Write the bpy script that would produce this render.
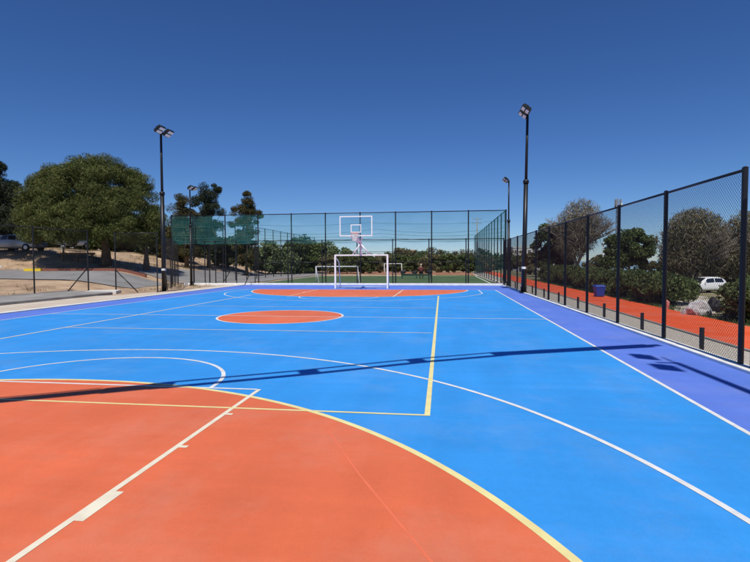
import bpy, bmesh, math, random
import numpy as np
from mathutils import Vector, Matrix
R = math.radians
for o in list(bpy.data.objects): bpy.data.objects.remove(o)
S = bpy.context.scene; COL = S.collection
random.seed(7); RNG = np.random.default_rng(11)

# ------------------------------------------------------------------ camera (court metres: X across, Y along, origin = centre spot)
CAM = Vector((4.732, -14.151, 1.59)); YAW, PITCH, ROLL, F = R(7.853), R(2.214), R(-0.237), 502.3
_f = Vector((-math.sin(YAW)*math.cos(PITCH), math.cos(YAW)*math.cos(PITCH), -math.sin(PITCH)))
_r = Vector((math.cos(YAW), math.sin(YAW), 0)); _u = _r.cross(_f)
R2 = math.cos(ROLL)*_r + math.sin(ROLL)*_u; U2 = -math.sin(ROLL)*_r + math.cos(ROLL)*_u
cam = bpy.data.cameras.new('camera'); cam.lens = F/750*36; cam.sensor_width = 36; cam.clip_start = .05; cam.clip_end = 9000
co = bpy.data.objects.new('camera', cam); COL.objects.link(co); S.camera = co
M4 = Matrix((R2, U2, -_f)).transposed().to_4x4(); M4.translation = CAM; co.matrix_world = M4

# ------------------------------------------------------------------ sky, sun, exposure
SUN_EL, SUN_DX = R(58), -0.045          # light travels along +Y (from behind the camera), a little to -X
w = bpy.data.worlds.new('World'); S.world = w; w.use_nodes = True
nt = w.node_tree; bg = nt.nodes['Background']; sky = nt.nodes.new('ShaderNodeTexSky')
sky.sky_type = 'NISHITA'; sky.sun_disc = False; sky.sun_elevation = SUN_EL
L = Vector((SUN_DX*math.cos(SUN_EL), math.cos(SUN_EL)*math.sqrt(1-SUN_DX**2), -math.sin(SUN_EL)))
sky.sun_rotation = math.atan2(-L.x, -L.y)
sky.altitude = 1500; sky.air_density = 1.0; sky.dust_density = 0.0; sky.ozone_density = 10.0
bg.inputs['Strength'].default_value = 0.088
hs_ = nt.nodes.new('ShaderNodeHueSaturation'); hs_.inputs['Saturation'].default_value = 1.11; hs_.inputs['Hue'].default_value = .508
nt.links.new(sky.outputs[0], hs_.inputs['Color']); nt.links.new(hs_.outputs[0], bg.inputs[0])
sl = bpy.data.lights.new('sun', 'SUN'); sl.energy = 4.2; sl.angle = R(.53); sl.color = (1, .955, .88)
so = bpy.data.objects.new('sun', sl); COL.objects.link(so); so.location = (0, -40, 60)
so.rotation_euler = L.to_track_quat('-Z', 'Y').to_euler()
vs = S.view_settings; vs.view_transform = 'Standard'; vs.look = 'None'; vs.exposure = 0.04; vs.gamma = 1

# ------------------------------------------------------------------ geometry of the photograph
def ray(x, y): return ((x-375)/F)*R2 - ((y-281)/F)*U2 + _f
def at(x, y, d): return CAM + ray(x, y)*d                  # pixel + distance along the view axis
def ground(x, y, z=0.0):
    d = ray(x, y); return CAM + d*((z-CAM.z)/d.z)
def sw(X, Y):
    dx, dy = X-CAM.x, Y-CAM.y
    return dx*math.cos(YAW)+dy*math.sin(YAW), -dx*math.sin(YAW)+dy*math.cos(YAW)
def xy(s, ww): return (CAM.x+s*math.cos(YAW)-ww*math.sin(YAW), CAM.y+s*math.sin(YAW)+ww*math.cos(YAW))
def sm(x, a, b):
    t = min(1, max(0, (x-a)/(b-a))); return t*t*(3-2*t)
TOE = [(-90, 10), (-28, 18.7), (-19.5, 21.2), (-20.5, 30), (-22, 60), (-26, 140)]
def toe_d(X, Y):
    best, sg = 1e9, 1
    for (ax, ay), (bx, by) in zip(TOE, TOE[1:]):
        ex, ey = bx-ax, by-ay; t = max(0, min(1, ((X-ax)*ex+(Y-ay)*ey)/(ex*ex+ey*ey)))
        qx, qy = X-ax-t*ex, Y-ay-t*ey; d = math.hypot(qx, qy)
        if d < best: best = d; sg = 1 if ex*qy-ey*qx > 0 else -1
    return best*sg
def hsh(a, b): return math.sin(a*1.7+b*.9)*.5+math.sin(a*.63-b*1.31+2)*.5
def zt(X, Y):
    s, ww = sw(X, Y)
    z = -.04
    z += 1.0*sm(ww, 22, 37)*sm(-s, 14.5, 19)
    d = toe_d(X, Y)
    k = 1-.55*sm(Y, 21, 30)*sm(X, -32, -24)
    z += k*(1.7*sm(d, 0, 6) + 1.1*sm(d, 6, 30)) + (.09*hsh(X*1.3, Y*1.3)+.06*hsh(X*3.1+1, Y*2.7))*sm(d, 0, 3)
    z -= 1.4*sm(X, 14.5, 27)*sm(Y, -40, -5) + 6*sm(X, 75, 160) + 7*sm(Y, 120, 330)*sm(X, -60, 40)
    return z
def gz(X, Y): return Vector((X, Y, zt(X, Y)))
def on_ray(x, d):                                           # point on the terrain, on column x at view distance d
    s = (x-375)/F*d; X, Y = xy(s, d); return gz(X, Y)

# ------------------------------------------------------------------ materials
def nodes(name):
    m = bpy.data.materials.new(name); m.use_nodes = True
    return m, m.node_tree, m.node_tree.nodes['Principled BSDF']
def lin(c): return tuple(((v/255)/12.92 if v/255 <= .04045 else ((v/255+.055)/1.055)**2.4) for v in c)
def mat(name, col, rough=.6, metal=0, var=.0, scale=8, bump=0, bscale=60, spec=.5, col2=None):
    m, t, b = nodes(name)
    b.inputs['Base Color'].default_value = (*col, 1); b.inputs['Roughness'].default_value = rough
    b.inputs['Metallic'].default_value = metal; b.inputs['Specular IOR Level'].default_value = spec
    tc = t.nodes.new('ShaderNodeTexCoord')
    if var or col2:
        n = t.nodes.new('ShaderNodeTexNoise'); n.inputs['Scale'].default_value = scale; n.inputs['Detail'].default_value = 6
        r = t.nodes.new('ShaderNodeValToRGB'); e = r.color_ramp.elements
        c2 = col2 or tuple(min(1, c*(1+var)) for c in col); c1 = col if col2 else tuple(c*(1-var) for c in col)
        e[0].color = (*c1, 1); e[1].color = (*c2, 1); e[0].position = .32; e[1].position = .68
        t.links.new(tc.outputs['Object'], n.inputs['Vector']); t.links.new(n.outputs['Fac'], r.inputs[0]); t.links.new(r.outputs[0], b.inputs['Base Color'])
    if bump:
        n2 = t.nodes.new('ShaderNodeTexNoise'); n2.inputs['Scale'].default_value = bscale; n2.inputs['Detail'].default_value = 5
        bp = t.nodes.new('ShaderNodeBump'); bp.inputs['Strength'].default_value = bump; bp.inputs['Distance'].default_value = .02
        t.links.new(tc.outputs['Object'], n2.inputs['Vector']); t.links.new(n2.outputs['Fac'], bp.inputs['Height']); t.links.new(bp.outputs[0], b.inputs['Normal'])
    return m
def paint(name, col, dust=(.58, .50, .42), amount=.10, rough=.62):
    """acrylic court coating: roller streaks, large cloudy patches, fine sand grain, thin dust"""
    m, t, b = nodes(name); N = t.nodes.new; lk = t.links.new
    tc = N('ShaderNodeTexCoord')
    mp = N('ShaderNodeMapping'); mp.inputs['Scale'].default_value = (1.0, .16, 1); lk(tc.outputs['Object'], mp.inputs[0])
    st = N('ShaderNodeTexNoise'); st.inputs['Scale'].default_value = 2.2; st.inputs['Detail'].default_value = 5; lk(mp.outputs[0], st.inputs[0])
    cl = N('ShaderNodeTexNoise'); cl.inputs['Scale'].default_value = .35; cl.inputs['Detail'].default_value = 7; cl.inputs['Roughness'].default_value = .62; lk(tc.outputs['Object'], cl.inputs[0])
    gr = N('ShaderNodeTexNoise'); gr.inputs['Scale'].default_value = 260; gr.inputs['Detail'].default_value = 2; lk(tc.outputs['Object'], gr.inputs[0])
    def mr(src, a, b_):
        q = N('ShaderNodeMapRange'); q.inputs['From Min'].default_value = .3; q.inputs['From Max'].default_value = .7
        q.inputs['To Min'].default_value = a; q.inputs['To Max'].default_value = b_; lk(src, q.inputs[0]); return q.outputs[0]
    def mul(a, b_):
        q = N('ShaderNodeMath'); q.operation = 'MULTIPLY'; lk(a, q.inputs[0]); lk(b_, q.inputs[1]); return q.outputs[0]
    mp2 = N('ShaderNodeMapping'); mp2.inputs['Scale'].default_value = (.10, 1.6, 1); mp2.inputs['Rotation'].default_value = (0, 0, .25); lk(tc.outputs['Object'], mp2.inputs[0])
    s2 = N('ShaderNodeTexNoise'); s2.inputs['Scale'].default_value = 3.1; s2.inputs['Detail'].default_value = 7; lk(mp2.outputs[0], s2.inputs[0])
    sk = N('ShaderNodeTexNoise'); sk.inputs['Scale'].default_value = 14; sk.inputs['Detail'].default_value = 8; sk.inputs['Roughness'].default_value = .75; lk(tc.outputs['Object'], sk.inputs[0])
    v = mul(mul(mr(st.outputs['Fac'], .95, 1.05), mr(cl.outputs['Fac'], .92, 1.08)), mr(gr.outputs['Fac'], .90, 1.10))
    v = mul(mul(v, mr(s2.outputs['Fac'], .965, 1.035)), mr(sk.outputs['Fac'], .96, 1.04))
    hv = N('ShaderNodeHueSaturation'); hv.inputs['Color'].default_value = (*col, 1); lk(v, hv.inputs['Value'])
    d2 = N('ShaderNodeTexNoise'); d2.inputs['Scale'].default_value = .9; d2.inputs['Detail'].default_value = 9; d2.inputs['Roughness'].default_value = .7
    lk(tc.outputs['Object'], d2.inputs[0])
    q = N('ShaderNodeMapRange'); q.inputs['From Min'].default_value = .48; q.inputs['From Max'].default_value = .75; q.inputs['To Max'].default_value = amount; lk(d2.outputs['Fac'], q.inputs[0])
    mx = N('ShaderNodeMix'); mx.data_type = 'RGBA'; lk(q.outputs[0], mx.inputs[0]); lk(hv.outputs[0], mx.inputs[6]); mx.inputs[7].default_value = (*dust, 1)
    lk(mx.outputs[2], b.inputs['Base Color']); b.inputs['Roughness'].default_value = rough; b.inputs['Specular IOR Level'].default_value = .3
    bp = N('ShaderNodeBump'); bp.inputs['Strength'].default_value = .25; bp.inputs['Distance'].default_value = .003
    lk(gr.outputs['Fac'], bp.inputs['Height']); lk(bp.outputs[0], b.inputs['Normal'])
    return m
def leafmat(name, cols, trans=.25):
    m, t, b = nodes(name); N = t.nodes.new; lk = t.links.new
    ge = N('ShaderNodeNewGeometry'); r = N('ShaderNodeValToRGB'); e = r.color_ramp.elements
    e[0].color = (*cols[0], 1); e[1].color = (*cols[-1], 1)
    for i, c in enumerate(cols[1:-1]): q = e.new((i+1)/(len(cols)-1)); q.color = (*c, 1)
    lk(ge.outputs['Random Per Island'], r.inputs[0])
    tc = N('ShaderNodeTexCoord'); n = N('ShaderNodeTexNoise'); n.inputs['Scale'].default_value = .9; n.inputs['Detail'].default_value = 3; lk(tc.outputs['Object'], n.inputs[0])
    q = N('ShaderNodeMapRange'); q.inputs['From Min'].default_value = .3; q.inputs['From Max'].default_value = .7; q.inputs['To Min'].default_value = .7; q.inputs['To Max'].default_value = 1.3; lk(n.outputs['Fac'], q.inputs[0])
    hv = N('ShaderNodeHueSaturation'); lk(r.outputs[0], hv.inputs['Color']); lk(q.outputs[0], hv.inputs['Value'])
    lk(hv.outputs[0], b.inputs['Base Color']); b.inputs['Roughness'].default_value = .65; b.inputs['Specular IOR Level'].default_value = .25
    tr = N('ShaderNodeBsdfTranslucent'); lk(hv.outputs[0], tr.inputs[0]); mx = N('ShaderNodeMixShader'); mx.inputs[0].default_value = trans
    lk(b.outputs[0], mx.inputs[1]); lk(tr.outputs[0], mx.inputs[2]); lk(mx.outputs[0], t.nodes['Material Output'].inputs[0])
    return m
def netmat(name, col, cover, cell=.05):
    """fine knotted netting too far off to tell its strands apart"""
    m, t, b = nodes(name); N = t.nodes.new; lk = t.links.new
    tc = N('ShaderNodeTexCoord'); n = N('ShaderNodeTexNoise'); n.inputs['Scale'].default_value = .8; n.inputs['Detail'].default_value = 4
    mp = N('ShaderNodeMapping'); mp.inputs['Scale'].default_value = (.5, .5, 2.2); lk(tc.outputs['Object'], mp.inputs[0]); lk(mp.outputs[0], n.inputs[0])
    q = N('ShaderNodeMapRange'); q.inputs['From Min'].default_value = .3; q.inputs['From Max'].default_value = .7; q.inputs['To Min'].default_value = cover*.65; q.inputs['To Max'].default_value = cover*1.35
    lk(n.outputs['Fac'], q.inputs[0])
    d = N('ShaderNodeBsdfDiffuse'); d.inputs[0].default_value = (*col, 1); tl = N('ShaderNodeBsdfTranslucent'); tl.inputs[0].default_value = (*col, 1)
    m1 = N('ShaderNodeMixShader'); m1.inputs[0].default_value = .4; lk(d.outputs[0], m1.inputs[1]); lk(tl.outputs[0], m1.inputs[2])
    tp = N('ShaderNodeBsdfTransparent'); mx = N('ShaderNodeMixShader'); lk(q.outputs[0], mx.inputs[0]); lk(tp.outputs[0], mx.inputs[1]); lk(m1.outputs[0], mx.inputs[2])
    lk(mx.outputs[0], t.nodes['Material Output'].inputs[0]); return m

BLUE = paint('court_blue', (.036, .285, .72), amount=.10)
VIOLET = paint('court_violet', (.110, .205, .66), amount=.13)
ORANGE = paint('court_orange', (.70, .152, .062), amount=.15)
TRACK = paint('track_red', (.74, .096, .022), amount=.22, rough=.85)
LINEW = mat('line_white', (.82, .81, .77), .6, col2=(.66, .66, .65), scale=7)
LINEY = mat('line_yellow', (.84, .76, .34), .6, col2=(.76, .64, .28), scale=6)
LINEC = mat('line_cream', (.84, .78, .60), .6, col2=(.74, .66, .50), scale=7)
SEAM = mat('orange_seam', (.78, .17, .075), .6, var=.05)
BLACK = mat('black_powder_coat', (.012, .012, .013), .42, .0, spec=.4)
BLACKW = mat('black_wire', (.014, .014, .016), .5)
WHITEM = mat('white_enamel', (.82, .82, .82), .35)
GALV = mat('galvanised_steel', (.42, .43, .44), .45, .7)
KERB = mat('kerb_white', (.78, .77, .73), .8, var=.12, scale=3, bump=.2)
CONC = mat('concrete_grey', (.27, .255, .235), .9, var=.22, scale=1.3, bump=.4, bscale=25)
CONCL = mat('concrete_pale', (.58, .56, .52), .9, var=.12, scale=2, bump=.3, bscale=25)
APRON = mat('apron_cement', (.50, .41, .31), .9, col2=(.62, .54, .44), scale=1.1, bump=.3, bscale=25)
SAND = mat('sand_earth', (.30, .19, .115), .95, col2=(.54, .39, .25), scale=.9, bump=.7, bscale=6)
DIRT = mat('dry_grass_ground', (.13, .135, .05), .95, col2=(.30, .25, .14), scale=.4, bump=.8, bscale=7)
GRAVEL = mat('gravel', (.32, .275, .22), .95, col2=(.60, .55, .47), scale=26, bump=.9, bscale=45)
ASPH = mat('asphalt', (.20, .195, .185), .92, col2=(.27, .26, .25), scale=.8, bump=.4, bscale=40)
TURF = mat('artificial_turf', (.045, .095, .028), .9, col2=(.075, .125, .045), scale=.5, bump=.6, bscale=50)
EARTHR = mat('red_earth', (.40, .17, .085), .95, col2=(.50, .25, .14), scale=.5, bump=.5, bscale=10)
SEA = mat('sea_water', (.012, .055, .16), .12, bump=.35, bscale=.5)
BARK = mat('bark_brown', (.10, .065, .042), .95, col2=(.18, .13, .09), scale=5, bump=.8, bscale=14)
BARKG = mat('bark_grey', (.17, .14, .11), .95, col2=(.28, .24, .20), scale=5, bump=.6, bscale=14)
PINE = leafmat('pine_needles', [(.034, .052, .014), (.075, .105, .024), (.125, .145, .036), (.17, .14, .05)], .18)
PINED = leafmat('dark_needles', [(.014, .021, .012), (.032, .045, .022), (.055, .066, .030)], .12)
PINEB = leafmat('brown_green_needles', [(.025, .032, .012), (.058, .062, .022), (.14, .095, .04)], .15)
LEAFG = leafmat('green_leaves', [(.05, .075, .022), (.095, .13, .042), (.15, .18, .07)], .3)
LEAFD = leafmat('hedge_leaves', [(.020, .034, .012), (.048, .072, .022), (.10, .125, .042)], .25)
LEAFH = leafmat('trackside_hedge_leaves', [(.045, .070, .020), (.100, .14, .042), (.17, .205, .078)], .33)
LEAFO = leafmat('olive_leaves', [(.10, .10, .045), (.18, .17, .08), (.25, .23, .12)], .33)
LEAFP = leafmat('pale_green_leaves', [(.09, .13, .05), (.15, .2, .08), (.21, .25, .12)], .3)
NET = netmat('teal_netting', (.075, .32, .29), .24)
LENS = mat('lamp_lens', (.93, .93, .91), .2)
GLASS = mat('car_glass', (.015, .02, .028), .08, spec=.8)
RUB = mat('tyre_rubber', (.018, .018, .018), .8)
RIM = mat('wheel_rim', (.45, .45, .46), .35, .6)
CARW = mat('car_paint_white', (.80, .80, .79), .22)
CARS = mat('car_paint_silver', (.34, .36, .38), .28, .4)
CARD = mat('car_paint_dark', (.05, .06, .075), .25)
CARB = mat('car_paint_pale_blue', (.45, .58, .70), .28)
CARR = mat('car_paint_red', (.50, .05, .035), .28)
REDL = mat('tail_lamp_red', (.45, .01, .01), .25)
BINB = mat('bin_blue_plastic', (.022, .06, .36), .45)
WALLW = mat('plaster_white', (.74, .73, .70), .85, var=.05, scale=.5)
ROOF = mat('roof_tile', (.34, .13, .07), .85, var=.2, scale=3)
DARKIN = mat('window_dark', (.03, .035, .045), .12)
YEL = mat('yellow_paint', (.74, .55, .03), .7, var=.15)
REDP = mat('red_paint', (.21, .075, .05), .75, var=.2)
SACK = mat('white_sack', (.66, .66, .65), .85, col2=(.30, .30, .32), scale=14)
PINK = mat('pink_cloth', (.58, .20, .17), .8, var=.25, scale=9)
BAGD = mat('dark_bag', (.012, .011, .014), .7)
SKIN = mat('skin', (.52, .30, .20), .6)
SHIRT = mat('dark_red_shirt', (.09, .015, .015), .85)
HAIRP = mat('pale_cap', (.60, .50, .42), .8)
BENCHG = mat('bench_green', (.012, .05, .03), .5)
ORR = mat('rim_orange', (.65, .13, .03), .4)
CRANEY = mat('crane_yellow', (.65, .42, .03), .4)
NETW = mat('net_cord_white', (.75, .74, .72), .8)

# clear backboard sheet
GB, _t, _b = nodes('backboard_clear')
_g = _t.nodes.new('ShaderNodeBsdfGlossy'); _g.inputs['Roughness'].default_value = .05; _g.inputs[0].default_value = (.9, .95, 1, 1)
_tr = _t.nodes.new('ShaderNodeBsdfTransparent'); _tr.inputs[0].default_value = (.90, .94, .95, 1)
_mx = _t.nodes.new('ShaderNodeMixShader'); _mx.inputs[0].default_value = .08
_t.links.new(_tr.outputs[0], _mx.inputs[1]); _t.links.new(_g.outputs[0], _mx.inputs[2]); _t.links.new(_mx.outputs[0], _t.nodes['Material Output'].inputs[0])

# ------------------------------------------------------------------ mesh helpers
def link(name, me, m, parent=None):
    o = bpy.data.objects.new(name, me); COL.objects.link(o)
    if me and m is not None:
        me.materials.clear()
        for q in (m if isinstance(m, (list, tuple)) else [m]): me.materials.append(q)
    if parent: o.parent = parent
    return o
class MB:
    def __init__(s): s.v = []; s.f = []
    def add(s, vs, fs):
        n = len(s.v); s.v += [tuple(q) for q in vs]; s.f += [tuple(i+n for i in f) for f in fs]; return s
    def box(s, a, b):
        x0, y0, z0 = a; x1, y1, z1 = b
        return s.add([(x0,y0,z0),(x1,y0,z0),(x1,y1,z0),(x0,y1,z0),(x0,y0,z1),(x1,y0,z1),(x1,y1,z1),(x0,y1,z1)],
                     [(3,2,1,0),(4,5,6,7),(0,1,5,4),(1,2,6,5),(2,3,7,6),(3,0,4,7)])
    def bar(s, a, b, w_, h_, up=(0,0,1)):
        a, b = Vector(a), Vector(b); d = (b-a).normalized(); u = Vector(up)
        if abs(d.dot(u)) > .98: u = Vector((0,1,0))
        x = d.cross(u).normalized()*w_/2; y = x.cross(d).normalized()*h_/2
        return s.add([a-x-y,a+x-y,a+x+y,a-x+y,b-x-y,b+x-y,b+x+y,b-x+y],[(0,1,2,3),(7,6,5,4),(4,5,1,0),(5,6,2,1),(6,7,3,2),(7,4,0,3)])
    def tube(s, pts, rad, n=8, cap=True):
        pts = [Vector(q) for q in pts]; rad = rad if isinstance(rad, (list, tuple)) else [rad]*len(pts); b0 = len(s.v); ref = None
        for i, q in enumerate(pts):
            d = (pts[min(i+1, len(pts)-1)]-pts[max(i-1, 0)]).normalized()
            if ref is None: ref = Vector((1,0,0)) if abs(d.x) < .8 else Vector((0,1,0))
            x = (ref - d*ref.dot(d)).normalized(); y = d.cross(x); ref = x
            for k in range(n):
                a = 2*math.pi*k/n; s.v.append(tuple(q+(x*math.cos(a)+y*math.sin(a))*rad[i]))
        for i in range(len(pts)-1):
            for k in range(n):
                k2 = (k+1) % n; s.f.append((b0+i*n+k, b0+i*n+k2, b0+(i+1)*n+k2, b0+(i+1)*n+k))
        if cap: s.f.append(tuple(b0+k for k in reversed(range(n)))); s.f.append(tuple(b0+(len(pts)-1)*n+k for k in range(n)))
        return s
    def build(s, name, m, parent=None, smooth=False, bevel=0):
        me = bpy.data.meshes.new(name); me.from_pydata(s.v, [], s.f); me.update()
        if smooth: me.polygons.foreach_set('use_smooth', [True]*len(me.polygons))
        o = link(name, me, m, parent)
        if bevel:
            md = o.modifiers.new('bevel', 'BEVEL'); md.width = bevel; md.segments = 2; md.limit_method = 'ANGLE'
        return o
def npmesh(name, V, Fc, m, parent=None):
    me = bpy.data.meshes.new(name); nf, k = Fc.shape
    me.vertices.add(len(V)); me.vertices.foreach_set('co', V.astype(np.float32).ravel())
    me.loops.add(nf*k); me.loops.foreach_set('vertex_index', Fc.astype(np.int32).ravel())
    me.polygons.add(nf); me.polygons.foreach_set('loop_start', (np.arange(nf)*k).astype(np.int32))
    me.update(calc_edges=True); return link(name, me, m, parent)
def tag(o, label=None, cat=None, group=None, kind=None):
    if label: o['label'] = label
    if cat: o['category'] = cat
    if group: o['group'] = group
    if kind: o['kind'] = kind
    return o
def empty(name, loc, label, cat, group=None, rz=0):
    o = bpy.data.objects.new(name, None); COL.objects.link(o); o.location = loc; o.rotation_euler.z = rz; o.empty_display_size = .2
    return tag(o, label, cat, group)
def struct(o, label=None): o['kind'] = 'structure'; return tag(o, label)

# ------------------------------------------------------------------ terrain, sea, roads
xs = np.unique(np.concatenate([np.arange(-60, 62, 1.25), np.arange(-900, -60, 30), np.arange(60, 901, 20)]))
ys = np.unique(np.concatenate([np.arange(-45, 90, 1.25), np.arange(-300, -45, 30), np.arange(90, 1500, 25)]))
def terrain():
    V = np.array([(x, y, zt(x, y)) for y in ys for x in xs]); nx = len(xs); Fc = []; mi = []
    for j in range(len(ys)-1):
        for i in range(nx-1):
            a = j*nx+i; Fc.append((a, a+1, a+nx+1, a+nx)); cx, cy = xs[i], ys[j]
            mi.append(0 if (cx < 3 + 1.2*hsh(cx, cy) and cy < 57) or (cx < -16 and cy < 75) else 1)
    o = npmesh('ground', V, np.array(Fc), [SAND, DIRT]); o.data.polygons.foreach_set('material_index', mi)
    o.data.polygons.foreach_set('use_smooth', [True]*len(mi)); struct(o)
terrain()
q = MB().add([(-3000,-500,-5.2),(6000,-500,-5.2),(6000,8000,-5.2),(-3000,8000,-5.2)],[(0,1,2,3)]).build('sea', SEA); struct(q)
def drape(name, m, rows, dz):
    V = []; n = len(rows[0])
    for r in rows: V += [(x, y, zt(x, y)+dz) for x, y in r]
    Fc = [(j*n+i, j*n+i+1, (j+1)*n+i+1, (j+1)*n+i) for j in range(len(rows)-1) for i in range(n-1)]
    o = MB().add(V, Fc).build(name, m, smooth=True); return struct(o)
drape('road', ASPH, [[xy(s, w0+.25*math.sin(s*.7+w0)) for s in np.arange(-62, -14.4, .8)] for w0 in np.arange(30.6, 36.4, .8)], .05)
drape('car_park', ASPH, [[(x+.25*math.sin(y), y) for x in np.arange(-19.8, -9.8, .6)] for y in np.arange(21.5, 58, 1.2)], .04)
drape('path', APRON, [[(12.15+(24.5-12.15)*t+dx, 2+27*t) for dx in np.arange(-.6, .65, .3)] for t in np.arange(0, 1.01, .03)], .03)

def kerb_run(name, label, pts, m, wd=.18, h=.14, cat='kerb'):
    b = MB()
    for a, c in zip(pts, pts[1:]): b.bar(Vector(a)+Vector((0,0,h/2-.05)), Vector(c)+Vector((0,0,h/2-.05)), wd, h+.1)
    return tag(b.build(name, m), label, cat)
kp = [on_ray(x, 37.0) + Vector((0,0,.02)) for x in (-60, -20, 10, 26)]
kerb_run('kerb', 'dark weathered kerb edging the road below the parked cars', kp, CONC)
kp = [on_ray(x, 37.0) + Vector((0,0,.02)) for x in (26.2, 34, 42.8)]
kerb_run('kerb', 'bright yellow painted kerb stretch at the embankment foot', kp, YEL, .5, .2)
kp = [on_ray(x, 37.0) + Vector((0,0,.02)) for x in (43, 60, 80, 100, 120, 146)]
kerb_run('kerb', 'reddish brown kerb edging the road in front of the pine trunks', kp, REDP, .2, .2)

# ------------------------------------------------------------------ the court
def fx(v): return 9.1-.0205*(v+6.06)
def sheet(name, poly, z, m, parent=None):
    if parent: z = .36*z
    return MB().add([(x, y, z) for x, y in poly], [tuple(range(len(poly)))]).build(name, m, parent)
court = struct(sheet('court', [(-8.95,-18),(fx(-18)-.05,-18),(fx(19.3)-.05,19.3),(-8.95,19.3)], 0, VIOLET))
sheet('playing_area', [(-7.52,-14.02),(7.52,-14.02),(7.52,14.02),(-7.52,14.02)], .004, BLUE, court)
def arc(cx, cy, r, a0, a1, n): return [(cx+r*math.cos(R(a0+(a1-a0)*i/n)), cy+r*math.sin(R(a0+(a1-a0)*i/n))) for i in range(n+1)]
sheet('goal_area', arc(0,-14, 5.99, 0, 180, 90), .008, ORANGE, court)
sheet('goal_area', arc(0, 14, 5.99, 180, 360, 90), .008, ORANGE, court)
sheet('centre_circle_area', arc(0, 0, 1.77, 0, 360, 72)[:-1], .008, ORANGE, court)
def strip(name, pts, wd, m, z=.012, closed=False):
    pts = [Vector((x, y, 0)) for x, y in pts]; V = []; n = len(pts); z = .36*z
    for i, q in enumerate(pts):
        if closed: d = (pts[(i+1) % n]-pts[i-1])
        else: d = pts[min(i+1, n-1)]-pts[max(i-1, 0)]
        d.normalize(); nn = Vector((-d.y, d.x, 0))*wd/2; V += [(*(q+nn).xy, z), (*(q-nn).xy, z)]
    Fc = [(2*i+1, 2*((i+1) % n)+1, 2*((i+1) % n), 2*i) for i in range(n if closed else n-1)]
    return MB().add(V, Fc).build(name, m, court)
for sx in (-1, 1): strip('side_line', [(sx*7.5, -14), (sx*7.5, 14)], .055, LINEW)
strip('half_way_line', [(-7.47, 0), (7.47, 0)], .05, LINEW, .0125)
strip('centre_circle_line', arc(0, 0, 1.8, 0, 360, 96)[:-1], .06, LINEW, .013, True)
for sy in (-1, 1):
    bx = sy*14
    strip('base_line', [(-7.47, bx), (7.47, bx)], .055, LINEW, .0125)
    strip('goal_area_line', [(x, bx-sy*y) for x, y in arc(0, 0, 6.0, 0, 180, 120)], .062, LINEY if sy < 0 else LINEC, .0135)
    for sx in (-1, 1): strip('lane_line', [(sx*2.45, bx), (sx*2.45, sy*8.2)], .05, LINEC, .0145)
    strip('free_throw_line', [(-2.42, sy*8.2), (2.42, sy*8.2)], .05, LINEW, .0128)
    strip('free_throw_arc', [(x, sy*8.2-sy*y) for x, y in arc(0, 0, 1.8, 0, 180, 60)], .055, LINEW, .0131)
    a3 = math.degrees(math.acos(6.6/6.75)); hc = bx-sy*1.575
    pts = [(6.6, bx)] + [(x, hc-sy*y) for x, y in arc(0, 0, 6.75, a3, 180-a3, 120)] + [(-6.6, bx)]
    strip('three_point_line', pts, .055, LINEW, .0138)
    for sx in (-1, 1):
        for d0, d1, wd in ((2.6, 3.0, .062), (3.83, 3.88, .07), (4.76, 4.81, .07), (1.72, 1.77, .07)):
            x0 = sx*2.474
            sheet('lane_mark', [(x0, bx-sy*d0), (x0+sx*wd, bx-sy*d0), (x0+sx*wd, bx-sy*d1), (x0, bx-sy*d1)][::(1 if sx*sy < 0 else -1)], .0142, LINEC, court)
strip('volleyball_side_line', [(4.56, -9.02), (4.47, 9.02)], .058, LINEY, .0150)
strip('volleyball_side_line', [(-4.5, -9.02), (-4.5, 9.02)], .06, LINEC, .0150)
for v in (-9, 9): strip('volleyball_end_line', [(-4.53, v), (4.588 if v < 0 else 4.5, v)], .042, LINEY, .0155)
for v in (-3, 3): strip('attack_line', [(-4.47, v), (4.46, v)], .042, LINEC, .0155)
strip('coating_seam', [(3.66, -9.6), (4.1, -10.5), (4.7, -11.6), (5.3, -12.9)], .018, SEAM, .0102)

# edges, kerbs, apron
def longbox(name, label, a, b, wd, h, m, cat='kerb', z0=-.05):
    a, b = Vector((*a, 0)), Vector((*b, 0)); mb = MB(); mb.bar(a+Vector((0,0,(h+z0)/2)), b+Vector((0,0,(h+z0)/2)), wd, h-z0)
    o = mb.build(name, m, bevel=.012); return tag(o, label, cat)
longbox('kerb', 'white painted kerb under the black fence beside the orange track', (fx(-16)-.05,-16), (fx(19.15)-.05,19.15), .24, .05, KERB)
longbox('kerb', 'white kerb under the end fence behind the goal', (-13.6, 19.55), (8.75, 19.55), .42, .12, KERB)
longbox('kerb', 'white painted court edge beside the cement apron and sand', (-9.08,-18), (-9.08,19.2), .2, .035, KERB)
ap = sheet('apron', [(-13.2,-18),(-9.18,-18),(-9.18,19.2),(-10.9,19.2),(-10.3,12.5),(-11.3,9),(-13.2,6)], -.012, APRON); struct(ap)
ks = tag(MB().add([(-11.7,-18,-.1),(-11.9,9.2,-.1),(-14.9,9.9,-.1),(-14.9,-18,-.1),(-11.7,-18,.10),(-11.9,9.2,.10),(-14.9,9.9,.14),(-14.9,-18,.14)],
    [(4,5,6,7),(0,1,5,4),(1,2,6,5),(2,3,7,6),(3,0,4,7)]).build('concrete_strip', CONC, bevel=.02), 'grey concrete strip with worn edge along the sand', 'kerb')
sl_ = tag(MB().box((-.75,-.55,-.1),(.75,.55,.13)).build('threshold_slab', CONCL, bevel=.02), 'pale concrete threshold slab between the two braced gate posts', 'slab')
sl_.location = (-13.05, 10.05, 0); sl_.rotation_euler.z = R(22)
struct(sheet('gravel_strip', [(fx(-20)+.03,-20),(10.05,-20),(10.25,60),(fx(60)+.03,60)], -.006, GRAVEL))
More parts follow.
